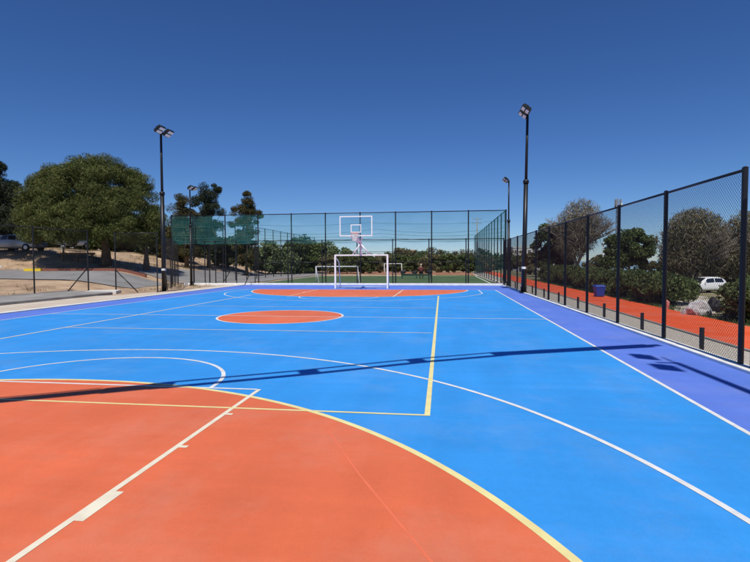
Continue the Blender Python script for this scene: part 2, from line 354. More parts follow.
tr = struct(sheet('running_track', [(10.0,-20),(11.95,-20),(12.05,64),(10.2,64)], .0, TRACK))
tk = longbox('kerb', 'low concrete edging between the gravel and the orange track', (9.97,-20), (10.17,60), .07, .03, CONC)
fd = struct(sheet('football_pitch', [(-9.4,20.4),(8.4,20.4),(8.4,41),(-9.4,41)], .0, TURF))
for a, b in (((-9,20.7),(-9,40.6)),((8,20.7),(8,40.6)),((-9,40.6),(8,40.6)),((-9,20.75),(8,20.75))):
    a, b = Vector((*a,.006)), Vector((*b,.006)); d = (b-a).normalized(); n = Vector((-d.y,d.x,0))*.05
    MB().add([a-n,b-n,b+n,a+n],[(0,1,2,3)]).build('pitch_line', LINEW, fd)
struct(sheet('earth_strip', [(-2,48),(8.4,46),(8.5,63),(-16,63),(-16,57)], .004, EARTHR))

# ------------------------------------------------------------------ fences
MESHC = {}
def wire_panel(Lg, H, pitch, th):
    key = (round(Lg,2), round(H,2), pitch, th)
    if key in MESHC: return MESHC[key]
    V = []; Fc = []; r = th/2
    for fam in (1, -1):
        c = -H if fam > 0 else 0.0
        end = Lg if fam > 0 else Lg+H
        c += pitch/2
        while c < end:
            if fam > 0:   # x = c + t, z = t
                t0 = max(0, -c); t1 = min(H, Lg-c); a = (c+t0, t0); b = (c+t1, t1)
            else:         # x = c - t, z = t
                t0 = max(0, c-Lg); t1 = min(H, c); a = (c-t0, t0); b = (c-t1, t1)
            if t1-t0 > .03:
                n = len(V); yo = fam*r*.9; k = r*.9
                for (x, z) in (a, b):
                    V += [(x-k*fam*.7, yo, z+k*.7), (x+k*fam*.7, yo, z-k*.7), (x, yo+r*1.5*fam, z)]
                for i in range(3): j = (i+1) % 3; Fc.append((n+i, n+j, n+3+j, n+3+i))
            c += pitch
    me = bpy.data.meshes.new('mesh_panel'); me.from_pydata(V, [], Fc); me.update(); me.materials.append(BLACKW); MESHC[key] = me; return me
POSTC = {}
def post_mesh(h, r, capm=True):
    key = (round(h,3), r)
    if key not in POSTC:
        b = MB().tube([(0,0,0),(0,0,h),(0,0,h+.012),(0,0,h+.03)], [r, r, r*1.12, r*.55], 10)
        b.box((-r*1.9,-r*1.9,0),(r*1.9,r*1.9,.012))
        me = bpy.data.meshes.new('post'); me.from_pydata(b.v, [], b.f); me.update(); me.materials.append(BLACK); POSTC[key] = me
    return POSTC[key]
def fence(name, label, pts, h, cat='fence', group=None, r=.035, rails=(1.0,), pitch=.075, th=.0045, mesh=True, skip=(), zb=0, posts=True, braces=()):
    o0 = Vector((*pts[0], zb)); root = empty(name, o0, label, cat, group)
    if posts:
        for x, y in pts:
            p_ = link('post', post_mesh(h, r), None, root); p_.location = Vector((x, y, zb))-o0
    for i, (a, b) in enumerate(zip(pts, pts[1:])):
        if i in skip: continue
        a, b = Vector((*a, zb))-o0, Vector((*b, zb))-o0; d = (b-a).normalized()
        for f_ in rails:
            z = Vector((0,0,h*f_-.02)); MB().tube([a+z+d*r, b+z-d*r], .024, 8).build('rail', BLACK, root, True)
        if mesh:
            Lg = (b-a).length; pm = link('mesh_panel', wire_panel(Lg, h-.1, pitch, th), None, root); pm['kind'] = 'stuff'
            pm.location = a+Vector((0,0,.05)); pm.rotation_euler.z = math.atan2(d.y, d.x)
    for (pt, dr, ln, hz) in braces:
        a = Vector((*pt, zb+hz))-o0; dd = Vector((*dr, 0)).normalized()*ln; MB().tube([a, Vector((a.x+dd.x, a.y+dd.y, .0))], .028, 8).build('brace', BLACK, root, True)
    return root
vp = [-6.06+2.52*i for i in range(11)]
right_pts = [(fx(v), v) for v in vp]
rf = fence('chain_link_fence', 'black chain link fence on white kerb along the orange track', right_pts, 2.93, r=.04, rails=(1.0,), pitch=.062, th=.0040)
for v in vp[:-1]:
    vm = v+1.30; q = MB().box((-.028,-.028,0),(.028,.028,.42)).box((-.05,-.05,0),(.05,.05,.012)).build('stub_post', BLACK, rf)
    q.location = Vector((fx(vm)+.10, vm, 0))-rf.location
# gate leaf beyond the near post
gt = empty('fence_gate', (fx(-6.3), -6.3, 0), 'black framed chain link gate leaf next to the near fence post', 'gate')
gl = 1.25
for y in (-.06, -gl): MB().box((-.03,y-.03,.06),(.03,y+.03,2.86)).build('stile', BLACK, gt)
for z in (.11, 1.3, 2.83): MB().box((-.025,-gl+.03,z-.03),(.025,-.09,z+.03)).build('rail', BLACK, gt)
q = link('mesh_panel', wire_panel(gl-.1, 2.7, .062, .0048), None, gt); q.location = (.0,-.06,.1); q.rotation_euler.z = R(-90); q['kind'] = 'stuff'
for z in (.4, 2.4): MB().tube([(0,-.02,z),(0,-.02,z+.1)], .018, 8).build('hinge', BLACK, gt)
fence('chain_link_fence', 'black chain link fence continuing past the gate leaf', [(fx(v), v) for v in (-7.75,-10.2,-12.7,-15.2)], 2.93, r=.04, pitch=.062, th=.0040)
# end fence (3 m) behind the goal
EY = 19.55
end_pts = [(8.58, EY)] + [(8.58-2.43*k, EY) for k in range(1, 7)] + [(-8.4, EY)]
fence('chain_link_fence', 'black chain link fence on white kerb behind the goal', end_pts, 3.02, r=.035, rails=(1.0, .5), pitch=.10, th=.0034, zb=.06, braces=[((-8.4,EY),(-.3,-1),1.1,1.5)])
fence('chain_link_fence', 'short black chain link fence by the corner lamp pole with slanting braces', [(-9.75, EY), (-11.3, EY), (-12.1, EY), (-13.2, EY)], 3.02, r=.035, rails=(1.0,), pitch=.10, th=.0034, zb=.06, braces=[((-9.75,EY),(-1,.05),1.1,1.6)])
fence('chain_link_fence', 'black chain link fence leading back over the sand from tall left pole', [(-10.9,12.4), (-12.2,15.2), (-13.4,17.8), (-14.4,20.0)], 3.05, r=.033, pitch=.10, th=.0034, zb=-.03, braces=[((-12.2,15.2),(-1,2),1.3,1.4),((-10.9,12.4),(-1,2),1.2,1.2)])
# left fence with gate gap
fence('chain_link_fence', 'black chain link fence on grey concrete strip left of the gate gap', [(-14.6,2.0),(-14.75,4.6),(-14.6,7.3),(-14.2,10.45)], 3.2, r=.034, pitch=.10, th=.0034, zb=.1, braces=[((-14.2,10.45),(-.25,-1.2),1.25,1.25)])
fence('chain_link_fence', 'black chain link fence from the gate gap to the tall lamp pole', [(-12.95,10.95),(-10.55,11.0)], 3.2, r=.034, pitch=.10, th=.0034, zb=-.01, braces=[((-12.95,10.95),(1.3,0.05),1.25,1.2)])

# tall netted enclosure of the football pitch
def net_sheet(Lg, z0, z1, seed, sag=.10):
    nx, nz = max(6, int(Lg/.3)), 10; V = []; rr = random.Random(seed); ph = rr.random()*6
    for j in range(nz+1):
        for i in range(nx+1):
            u_, t = i/nx*Lg, j/nz
            V.append((u_, .05*math.sin(u_*2.1+ph+t*2)*(1-abs(2*t-1))+.03*math.sin(u_*5+t*7), z0+(z1-z0)*t - (sag*abs(math.sin(u_*math.pi/2.43)) if j == 0 else 0)))
    return V, [(j*(nx+1)+i, j*(nx+1)+i+1, (j+1)*(nx+1)+i+1, (j+1)*(nx+1)+i) for j in range(nz) for i in range(nx)]
def tall_fence(label, pts, h, z0, group='tall net fences round the pitch', seed=1, braces=()):
    root = empty('net_fence', (*pts[0], 0), label, 'fence', group); o0 = Vector((*pts[0], 0))
    for x, y in pts:
        p_ = link('post', post_mesh(h, .042), None, root); p_.location = Vector((x, y, 0))-o0
    a, b = Vector((0,0,0)), Vector((*pts[-1], 0))-o0; d = (b-a).normalized(); Lg = (b-a).length
    MB().tube([a+Vector((0,0,h-.03)), b+Vector((0,0,h-.03))], .028, 8).build('rail', BLACK, root, True)
    V, Fc = net_sheet(Lg, z0, h-.06, seed); nn = MB().add(V, Fc).build('net', NET, root, True); nn.rotation_euler.z = math.atan2(d.y, d.x)
    nrm = Vector((-d.y, d.x, 0))*.02
    for lv, sg in ((z0+.06, .12), (z0+.32, .28), (z0+.55, .22), (z0+.85, .30), (z0+1.3, .16)):
        pts_ = []
        for i in range(int(Lg/.4)+1):
            u_ = i*.4; pts_.append(a+d*u_+nrm+Vector((0,0,lv-sg*abs(math.sin(u_*math.pi/(4.86+lv))))))
        MB().tube(pts_, .009, 5).build('net_rope', NETROPE, root)
    for (pt, dr, ln, hz) in braces:
        q0 = Vector((*pt, hz))-o0; dd = Vector((*dr,0)).normalized()*ln; MB().tube([q0, Vector((q0.x+dd.x, q0.y+dd.y, 0))], .03, 8).build('brace', BLACK, root, True)
    return root
NETROPE = mat('net_rope_teal', (.02, .16, .15), .8)
TY = 19.86; TH = 4.95
tall_fence('tall fence with teal netting standing right behind the goal', [(8.75-2.43*k, TY) for k in range(10)]+[(-14.75, TY)], TH, 2.95, None, 1)
tall_fence('tall teal net fence running away along the orange track side of the pitch', [(8.75, TY+.35+2.45*k) for k in range(15)], TH, .2, None, 2, braces=[((8.75,TY+.35),(0,1),1.8,1.5)])
fence('chain_link_fence', 'tall dark fence posts and wire along the car park side of the pitch', [(-13.25, TY+.3+2.45*k) for k in range(15)], TH, r=.042, pitch=.14, th=.003)
fence('chain_link_fence', 'low dark fence closing the far end of the football pitch', [(8.6-2.45*k, 56.8) for k in range(10)], 3.0, r=.04, rails=(1.0,), pitch=.12, th=.006)

# ------------------------------------------------------------------ lamp poles
def flood(parent, loc, rz, tilt):
    root = MB().box((-.22,-.20,-.02),(.22,.20,.07)).build('floodlight', BLACK, parent, bevel=.012)
    for i in range(7): pass
    b = MB()
    for i in range(8): x = -.19+i*.054; b.box((x-.006,-.17,.071),(x+.006,.17,.12))
    b.build('heat_sink', BLACK, root)
    for y in (-.095, .095): MB().box((-.185,y-.07,-.045),(.185,y+.07,-.0205)).build('lens', LENS, root, bevel=.01)
    b = MB()
    for s in (-1, 1): b.bar((s*.228,0,.0),(s*.228,.02,.12),.01,.04,(0,1,0))
    b.bar((-.228,.02,.125),(.228,.02,.125),.04,.01); b.build('yoke', BLACK, root)
    root.location = loc; root.rotation_euler = (tilt, 0, rz); return root
def lamp_pole(label, loc, h, face, group, big=True, sticker=True, off=.32, ls=1.2):
    k = 1 if big else .72
    root = empty('floodlight_pole', loc, label, 'lamp post', group)
    MB().tube([(0,0,.02),(0,0,h*.62)], [.115*k,.105*k], 12).build('lower_shaft', BLACK, root, True)
    MB().tube([(0,0,h*.62),(0,0,h)], [.07*k,.06*k], 12).build('upper_shaft', BLACK, root, True)
    MB().tube([(0,0,h*.62-.09),(0,0,h*.62+.06),(0,0,h*.62+.10)], [.14*k,.14*k,.08*k], 12).build('collar', BLACK, root, True)
    b = MB().box((-.2*k,-.2*k,0),(.2*k,.2*k,.022))
    for sx in (-1,1):
        for sy in (-1,1): b.tube([(sx*.155*k,sy*.155*k,.02),(sx*.155*k,sy*.155*k,.06)], .014, 6)
    b.build('base_plate', BLACK, root)
    b = MB()
    for a in range(4): b.bar((.09*k*math.cos(a*1.5708),.09*k*math.sin(a*1.5708),.02),(.10*k*math.cos(a*1.5708),.10*k*math.sin(a*1.5708),.28),.012,.10,(math.cos(a*1.5708),math.sin(a*1.5708),0))
    b.build('gusset', BLACK, root)
    if sticker: MB().tube([(0,0,1.16),(0,0,1.27)], .1185*k, 12, False).build('sticker', LINEW, root, True)
    c = MB().bar((face*.02,-.5*k,h-.05),(face*.02,.5*k,h-.05),.045,.045).bar((0,0,h-.04),(face*.3*k,0,h-.0),.06,.05); c.build('cross_arm', BLACK, root)
    for sy in (-1, 1):
        fl = flood(root, (face*off*k, sy*.42*k, h+.03), R(90) if face < 0 else R(-90), R(38)); fl.scale = (k*ls,)*3
    return root
G1 = 'tall floodlight poles beside the court'
lamp_pole('tall black floodlight pole in front of the chain link fence by the orange track', (8.60, 11.35, .04), 8.75, -1, G1, off=.16).rotation_euler = (0, R(.9), 0)
lamp_pole('tall black floodlight pole on the sand side of the court before the pine', (-10.73, 11.93, -.02), 8.75, 1, G1, off=.22)
lamp_pole('tall black floodlight pole beside the gate at the near court corner', (8.55, -11.3, 0), 8.75, -1, G1, ls=.92)
G2 = 'shorter floodlight poles at the end fence'
lamp_pole('shorter floodlight pole at the end fence corner beside the orange track', (8.85, 19.3, .0), 6.75, -1, G2, False, False)
lamp_pole('shorter floodlight pole at the end fence corner beside the sand', (-12.9, 19.1, -.03), 6.75, 1, G2, False, False)
q = empty('utility_pole', on_ray(305, 72), 'thin dark pole standing alone beyond the football pitch', 'pole')
MB().tube([(0,0,0),(0,0,5.6)], [.10,.06], 8).build('shaft', BLACK, q, True); MB().box((-.3,-.1,5.45),(.3,.1,5.6)).build('lamp_head', BLACK, q)

# ------------------------------------------------------------------ combined goal and basketball hoop
gx, gy = -.12, 15.1
g = empty('goal_with_hoop', (gx, gy, 0), 'white goal frame carrying a basketball hoop with clear backboard', 'goal')
for sx in (-1, 1):
    MB().box((sx*1.56-.05,-.05,.0),(sx*1.56+.05,.05,1.93)).build('goal_post', WHITEM, g, bevel=.01)
    MB().tube([(sx*1.56,.05,1.88),(sx*1.5,.75,1.55),(sx*1.5,1.15,.05)], .028, 8).build('rear_stay', WHITEM, g, True)
    MB().tube([(sx*1.56,.05,.04),(sx*1.5,1.15,.04)], .028, 8).build('ground_bar', WHITEM, g, True)
    MB().tube([(sx*.52,0,2.01),(.0,-.18,2.62)], .045, 8).build('strut', WHITEM, g, True)
MB().box((-1.6,-.045,1.932),(1.6,.045,2.01)).build('crossbar', WHITEM, g, bevel=.01)
MB().tube([(-1.5,1.15,.04),(1.5,1.15,.04)], .028, 8).build('rear_bar', WHITEM, g, True)
MB().box((-.06,-.06,2.011),(.06,.06,2.70)).build('upright', WHITEM, g, bevel=.008)
MB().bar((0,-.06,2.64),(0,-1.68,3.10),.10,.12).bar((-.35,-1.62,3.0),(0,-.3,2.6),.05,.05).bar((.35,-1.62,3.0),(0,-.3,2.6),.05,.05).build('arm', WHITEM, g)
bb = MB().box((-.88,-1.715,3.05),(.88,-1.70,4.07)).build('backboard', GB, g)
fr = MB()
for a, b in (((-.92,-1.74,3.0),(.92,-1.69,3.06)),((-.92,-1.74,4.06),(.92,-1.69,4.12)),((-.92,-1.739,3.0605),(-.86,-1.69,4.0595)),((.86,-1.739,3.0605),(.92,-1.69,4.0595))): fr.box(a, b)
fr.build('frame', WHITEM, bb)
fr = MB()
for a, b in (((-.295,-1.722,3.2),(.295,-1.717,3.25)),((-.295,-1.722,3.6),(.295,-1.717,3.65)),((-.295,-1.722,3.2505),(-.245,-1.717,3.5995)),((.245,-1.722,3.2505),(.295,-1.717,3.5995))): fr.box(a, b)
fr.build('target_square', WHITEM, bb)
rim = MB().tube([(.225*math.cos(R(i*15)), -2.10+.225*math.sin(R(i*15)), 3.15) for i in range(25)], .012, 6, False).bar((0,-1.74,3.14),(0,-1.88,3.15),.12,.05)
rim = rim.build('rim', ORR, g, True)
nb = MB()
for fam in (1, -1):
    for k in range(12):
        pts_ = []
        for j in range(6):
            a = R(k*30+fam*j*15); rr = .225-.10*sm(j/5, 0, 1); pts_.append((rr*math.cos(a), -2.10+rr*math.sin(a), 3.15-.42*j/5))
        nb.tube(pts_, .008, 4, False)
nb.build('net', NETW, rim)

# mini goals on the pitch
def mini_goal(label, X, Y, wd, h):
    r_ = empty('mini_goal', (X, Y, .0), label, 'goal', 'small goals on the football pitch')
    for s in (-1, 1):
        MB().tube([(s*wd/2,0,0),(s*wd/2,0,h)], .04, 8).build('post', WHITEM, r_, True); MB().tube([(s*wd/2,0,h),(s*wd/2,.8,.03),(s*wd/2,.05,.03)], .025, 6).build('side_stay', WHITEM, r_, True)
    MB().tube([(-wd/2-.03,0,h),(wd/2+.03,0,h)], .04, 8).build('crossbar', WHITEM, r_, True); MB().tube([(-wd/2,.8,.03),(wd/2,.8,.03)], .025, 6).build('back_bar', WHITEM, r_, True)
a, b = ground(315.6, 283.6), ground(358, 283.4); mini_goal('small white goal on the turf right behind the tall net fence', (a.x+b.x)/2, (a.y+b.y)/2, (b-a).length, 1.24)
a = on_ray(393, 66); mini_goal('small white goal at the far end of the football pitch', a.x, a.y, 2.3, 1.3)

# bench, bags, seated person
bc = ground(416.5, 278.6); bl = 2.9
bn = empty('bench', (bc.x, bc.y, .0), 'long dark green bench standing on the football pitch', 'bench')
MB().box((-bl/2,-.2,.40),(bl/2,.2,.45)).build('seat', BENCHG, bn, bevel=.01); MB().box((-bl/2+.05,-.17,.25),(bl/2-.05,-.14,.39)).build('apron_board', BENCHG, bn)
for sx in (-1, 0, 1): MB().box((sx*(bl/2-.12)-.035,-.18,0),(sx*(bl/2-.12)+.035,.18,.395)).build('leg', BENCHG, bn)
def lump(name, label, cat, loc, sc, m, seed, amp=.22, sub=3, group=None):
    bm = bmesh.new(); bmesh.ops.create_icosphere(bm, subdivisions=sub, radius=1); rr = random.Random(seed); ks_ = [(Vector((rr.uniform(-1,1),rr.uniform(-1,1),rr.uniform(-1,1)))*rr.uniform(2,6), rr.random()*6) for _ in range(9)]
    for v_ in bm.verts:
        n = v_.co.normalized(); d = sum(math.sin(k_.dot(n)+ph)/(1+.25*k_.length) for k_, ph in ks_)*amp*.5
        v_.co = n*(1+d); v_.co.z = max(v_.co.z, -.75); v_.co = Vector((v_.co.x*sc[0], v_.co.y*sc[1], (v_.co.z+.75)*sc[2]))
    me = bpy.data.meshes.new(name); bm.to_mesh(me); bm.free(); o = link(name, me, m); o.location = loc; tag(o, label, cat, group); return o
for i, (dx, lb) in enumerate(((-1.25, 'dark sports bag on the bench end beside the small goal'), (-.2, 'low dark sports bag in the middle of the green bench'), (1.2, 'dark sports bag on the bench end past the seated person'))):
    lump('sports_bag', lb, 'bag', (bc.x+dx, bc.y, .45), (.24,.18,.22 if i != 1 else .15), BAGD, 30+i, group='bags on the bench')
def skinned(name, joints, edges, root, m, parent=None, sub=2):
    me = bpy.data.meshes.new(name); me.from_pydata([j[0] for j in joints], edges, []); me.update(); o = link(name, me, m, parent)
    md = o.modifiers.new('skin', 'SKIN'); md.use_smooth_shade = True
    for i, j in enumerate(joints):
        me.skin_vertices[0].data[i].radius = (j[1], j[1]*(j[2] if len(j) > 2 else 1)); me.skin_vertices[0].data[i].use_root = (i == root)
    o.modifiers.new('sub', 'SUBSURF').levels = sub; o.modifiers['sub'].render_levels = sub; return o
pr = empty('person', (bc.x+.42, bc.y, .45), 'person in dark red shirt and pale cap seated on the bench', 'person', None, math.pi)
J = [((0,.05,.10),.15,.8), ((0,.05,.32),.15,.7), ((0,.04,.50),.17,.6), ((0,.03,.60),.06), ((0,.02,.68),.065), ((0,.01,.78),.095,1.1), ((0,.01,.86),.07),
     ((-.20,.04,.50),.06), ((-.27,-.02,.27),.048), ((-.17,-.22,.17),.036), ((-.12,-.29,.15),.04), ((.20,.04,.50),.06), ((.27,-.02,.27),.048), ((.17,-.22,.17),.036), ((.12,-.29,.15),.04),
     ((-.10,.02,.08),.085), ((-.13,-.40,.08),.065), ((-.13,-.42,-.36),.042), ((-.13,-.52,-.41),.04), ((.10,.02,.08),.085), ((.13,-.40,.08),.065), ((.13,-.42,-.36),.042), ((.13,-.52,-.41),.04)]
Ed = [(0,1),(1,2),(2,3),(3,4),(4,5),(5,6),(2,7),(7,8),(8,9),(9,10),(2,11),(11,12),(12,13),(13,14),(0,15),(15,16),(16,17),(17,18),(0,19),(19,20),(20,21),(21,22)]
skinned('body', J, Ed, 0, SKIN, pr)
J2 = [((0,.05,.08),.195,1.0), ((0,.05,.32),.20,.95), ((0,.05,.50),.215,.9), ((0,.04,.585),.11), ((-.20,.04,.50),.095), ((-.26,-.01,.30),.075), ((.20,.04,.50),.095), ((.26,-.01,.30),.075)]
skinned('shirt', J2, [(0,1),(1,2),(2,3),(2,4),(4,5),(2,6),(6,7)], 0, SHIRT, pr)
J3 = [((-.0,.03,.05),.12,.8), ((-.10,.02,.085),.10), ((-.13,-.30,.085),.082), ((.10,.02,.085),.10), ((.13,-.30,.085),.082)]
skinned('shorts', J3, [(0,1),(1,2),(0,3),(3,4)], 0, BAGD, pr)
cp = MB(); cp.tube([(0,.015,.80),(0,.015,.86),(0,.015,.91),(0,.015,.925)], [.108,.105,.07,.01], 14).bar((0,-.08,.815),(0,-.19,.80),.14,.012); cp.build('cap', HAIRP, pr, True)
fc = MB()
for s in (-1, 1): fc.box((s*.035-.012,-.098,.79),(s*.035+.012,-.088,.80))
fc.box((-.03,-.092,.725),(.03,-.084,.732)); fc.build('eyes_and_mouth', BAGD, pr); MB().tube([(0,-.085,.79),(0,-.115,.755),(0,-.085,.75)], [.01,.018,.012], 6).build('nose', SKIN, pr, True)

# ------------------------------------------------------------------ vegetation
def leaves(C, size, rng, aspect=.45, upb=0.0):
    n = len(C); A = rng.normal(size=(n,3)); A[:,2] += upb; A /= np.linalg.norm(A,axis=1)[:,None]; B = np.cross(A, rng.normal(size=(n,3))); B /= np.linalg.norm(B,axis=1)[:,None]
    s = size*(.6+.8*rng.random(n))[:,None]; a, b = A*s/2, B*s*aspect/2
    V = np.stack([C-a, C+b, C+a, C-b], 1).reshape(-1,3); return V, np.arange(4*n).reshape(n,4)
def clump_pts(cen, rad, n, rng, flat=.75, shell=.35):
    d = rng.normal(size=(n,3)); d /= np.linalg.norm(d,axis=1)[:,None]; r = rad*(1-rng.random(n)**1.6*(1-shell)*1.0)
    d[:,2] *= flat; return np.asarray(cen)+d*r[:,None]
def ellipsoid_clumps(cen, rx, ry, rz, n, rng, lo=-.35, shell=.8):
    out = []
    while len(out) < n:
        d = rng.normal(size=3); d /= np.linalg.norm(d)
        if d[2] < lo: continue
        k = shell+(1-shell)*rng.random() if rng.random() < .8 else rng.random()*shell
        out.append((cen[0]+d[0]*rx*k, cen[1]+d[1]*ry*k, cen[2]+d[2]*rz*k))
    return out
def tree(name, label, base, trunk, crowns, m, leaf, per, crad, seed, bark=BARK, cat='tree', group=None, limbs=7, aspect=.45, tr_=.25, sink=.15, lo=-.35, shell=.8):
    """trunk: list of offsets; crowns: (cx,cy,cz,rx,ry,rz,n_clumps)"""
    rng = np.random.default_rng(seed); rr = random.Random(seed); base = Vector(base); root = empty(name, base, label, cat, group)
    pts = [Vector(q) for q in trunk]; pts[0].z -= sink; b = MB(); n = len(pts)
    b.tube(pts, [tr_*(1.25 if i == 0 else 1-.5*i/(n-1)) for i in range(n)], 9)
    C = []; top = pts[-1]
    for (cx,cy,cz,rx,ry,rz,nc) in crowns:
        cl = ellipsoid_clumps((cx,cy,cz), rx, ry, rz, nc, rng, lo, shell)
        for c in cl: C.append(clump_pts(c, crad*(.65+.7*rng.random()), max(8, int(per*(.6+.8*rng.random()))), rng))
        for k in range(limbs):
            c = Vector(cl[rr.randrange(len(cl))]); st = pts[max(1, n-1-rr.randrange(2))] if n > 2 else top
            st = pts[-2].lerp(pts[-1], rr.random()); mid = st.lerp(c, .5)+Vector((0,0,-.08*(c-st).length)); b.tube([st, mid, c], [tr_*.38, tr_*.22, tr_*.06], 6, False)
    b.build('trunk', bark, root, True)
    V, Fc = leaves(np.concatenate(C), leaf, rng, aspect); cr = npmesh('crown', V, Fc, m, root); return root
def base_at(x, d): return on_ray(x, d)
def span(x0, x1, d): return (x1-x0)/F*d
def zpix(y, x, d): return at(x, y, d).z

# umbrella pine behind the sand
d = 40; b0 = base_at(106, d); zc = zpix(210, 95, d)-b0.z; dx = span(106, 95, d)
tree('pine_tree', 'large broad umbrella pine with domed olive green crown on the embankment', b0, [(0,0,0),(.05,0,1.1),(-.15,.1,2.4),(-.2,.1,4.0)],
     [(dx+.1,0,zc-.9,5.05,4.6,5.0,430),(dx-1.6,-.6,zc-.3,3.4,3.6,3.4,130),(dx+2.3,-.5,zc-1.4,3.0,3.4,2.8,60),(dx,-1,zc-1.9,4.4,3.2,1.5,60)], PINE, .21, 520, .64, 3, limbs=9, aspect=.16, tr_=.38)
d = 41; b0 = base_at(146.5, d)
tree('pine_tree', 'young pine with short stout trunk under the big pine edge', b0, [(0,0,0),(.02,0,1.0),(.0,.05,1.9)], [(0,0,2.5,1.0,1.0,.75,16)], PINE, .2, 260, .5, 4, tr_=.25, limbs=4, aspect=.3)
d = 40.3; b0 = base_at(-16, d)
tree('conifer_tree', 'dark conifer with drooping layered branches above the silver car', b0, [(0,0,0),(0,0,3),(.1,0,5.5),(.0,0,7.6)], [(1.5,.5,3.8,2.4,2.4,1.2,50),(1.1,0,5.3,1.7,1.6,1.1,30),(.8,0,6.9,.9,.9,1.0,13),(3.0,.6,2.7,1.9,2.0,.55,26)], PINED, .26, 520, .6, 5, tr_=.22, aspect=.16)
d = 41; b0 = base_at(-34, d)
tree('conifer_tree', 'tall dark conifer reaching out of frame beside the parked cars', b0, [(0,0,0),(0,0,4),(0,0,9)], [(0,0,4.6,2.6,2.4,2.6,55),(0,0,8,1.6,1.6,2.2,30)], PINED, .26, 520, .7, 6, tr_=.25, aspect=.16)
d = 52; b0 = base_at(187, d)
tree('pine_tree', 'brownish pine behind the corner lamp pole', b0, [(0,0,0),(0,0,2.6),(.1,0,5)], [(-.5,0,6.2,1.2,1.1,1.2,16),(.1,0,4.9,1.6,1.2,1.1,22),(-.3,0,3.5,1.8,1.4,1.1,22),(0,-.3,1.5,1.7,1.2,1.1,18)], PINEB, .24, 300, .5, 7, tr_=.2, aspect=.18)
d = 56; b0 = base_at(209, d)
tree('pine_tree', 'dark ragged pine rising above the teal netting next to the brownish pine', b0, [(0,0,0),(0,0,3.0),(.15,0,7.4)], [(.3,0,8.3,1.1,1.0,1.0,14),(-.5,0,7.2,1.3,1.1,.7,14),(.5,0,6.2,1.3,1.1,.8,14),(-.2,0,4.6,1.7,1.4,1.4,26),(0,-.3,2.4,1.8,1.3,1.6,28)], PINED, .24, 300, .5, 8, tr_=.2, aspect=.18)
d = 58; b0 = base_at(247, d)
tree('pine_tree', 'lone ragged pine standing clear above the teal netting', b0, [(0,0,0),(-.1,0,2.8),(.05,0,5.0),(.1,0,7.8)], [(.15,0,8.9,.45,.5,1.0,10),(.1,0,8.0,.8,.8,.7,10),(-.5,0,7.4,1.2,1.0,.7,16),(.6,0,6.9,1.2,1.0,.8,16),(-.2,0,6.0,1.7,1.2,.7,18),(.1,0,4.6,1.3,1.2,1.0,18),(0,0,3.2,1.5,1.3,1.0,18),(0,-.3,1.5,1.7,1.2,1.2,20)], PINEB, .24, 260, .42, 9, tr_=.17, aspect=.18)
# bushy trees behind the pitch, left to right
bush = [(226,62,3.2,2.2,LEAFD,'dark green bushy tree under the lone pine'),(274,66,3.9,3.0,LEAFP,'pale green rounded tree right of the lone pine'),(300,70,4.7,3.6,LEAFG,'tall mid green rounded tree beside the thin dark pole'),
        (330,74,4.3,3.6,LEAFP,'pale green rounded tree beyond the goal'),(352,80,2.0,3.0,LEAFO,'low olive tree behind the hoop'),(375,84,1.8,3.0,LEAFO,'low olive tree beyond the goal post'),
        (402,80,3.3,2.2,LEAFO,'olive brown tree beside the backboard'),(423,88,2.9,1.8,LEAFP,'slim pale tree behind the seated person'),(452,90,1.9,3.2,LEAFG,'low green spreading tree beyond the far fence'),
        (480,92,2.1,3.8,LEAFD,'low dark tree behind the receding net fence'),(505,96,2.8,4.6,LEAFG,'low green tree by the far fence corner')]
for i, (x, d, h, rw, m, lb) in enumerate(bush):
    tree('broadleaf_tree', lb, base_at(x, d), [(0,0,0),(.05,0,h*.3),(0,.05,h*.6)], [(0,0,h*.58,rw*.85,rw*.6,h*.42,38),(rw*.3,.2,h*.42,rw*.75,rw*.5,h*.36,22)], m, .36, 190, .8, 20+i, limbs=4, tr_=.15, aspect=.6, group='trees beyond the football pitch', lo=-.8)
# trees closing the view behind the umbrella pine and the cars
back = [(-14,60,5.2,3.4,PINED,'dark tree behind the dark parked car'),(16,62,4.2,3.0,LEAFD,'dark leafy tree behind the silver car'),(42,58,4.4,2.8,LEAFD,'leafy tree between the conifer and the umbrella pine'),(66,62,4.0,3.2,PINED,'dark tree behind the pale blue car'),
        (92,58,3.6,3.2,LEAFD,'dark tree just behind the umbrella pine trunk'),(122,60,3.6,3.2,PINEB,'brown green tree behind the umbrella pine and its young neighbour'),(148,60,3.2,2.8,LEAFD,'leafy tree behind the young pine'),(172,58,3.4,2.2,PINEB,'brown green tree just beyond the tall left lamp pole'),
        (200,70,3.4,2.8,LEAFD,'dense tree in the gap between brownish and dark ragged pines'),(232,74,3.0,2.6,LEAFD,'dense tree behind the foot of the lone pine')]
for i, (x, d, h, rw, m, lb) in enumerate(back):
    tree('broadleaf_tree', lb, base_at(x, d), [(0,0,0),(.05,0,h*.3),(0,.05,h*.6)], [(0,0,h*.55,rw,rw*.6,h*.47,44),(rw*.3,.2,h*.36,rw*.8,rw*.5,h*.36,22)], m, .36, 190, .8, 320+i, limbs=4, tr_=.15, aspect=.5, group='trees on the embankment', lo=-.9)
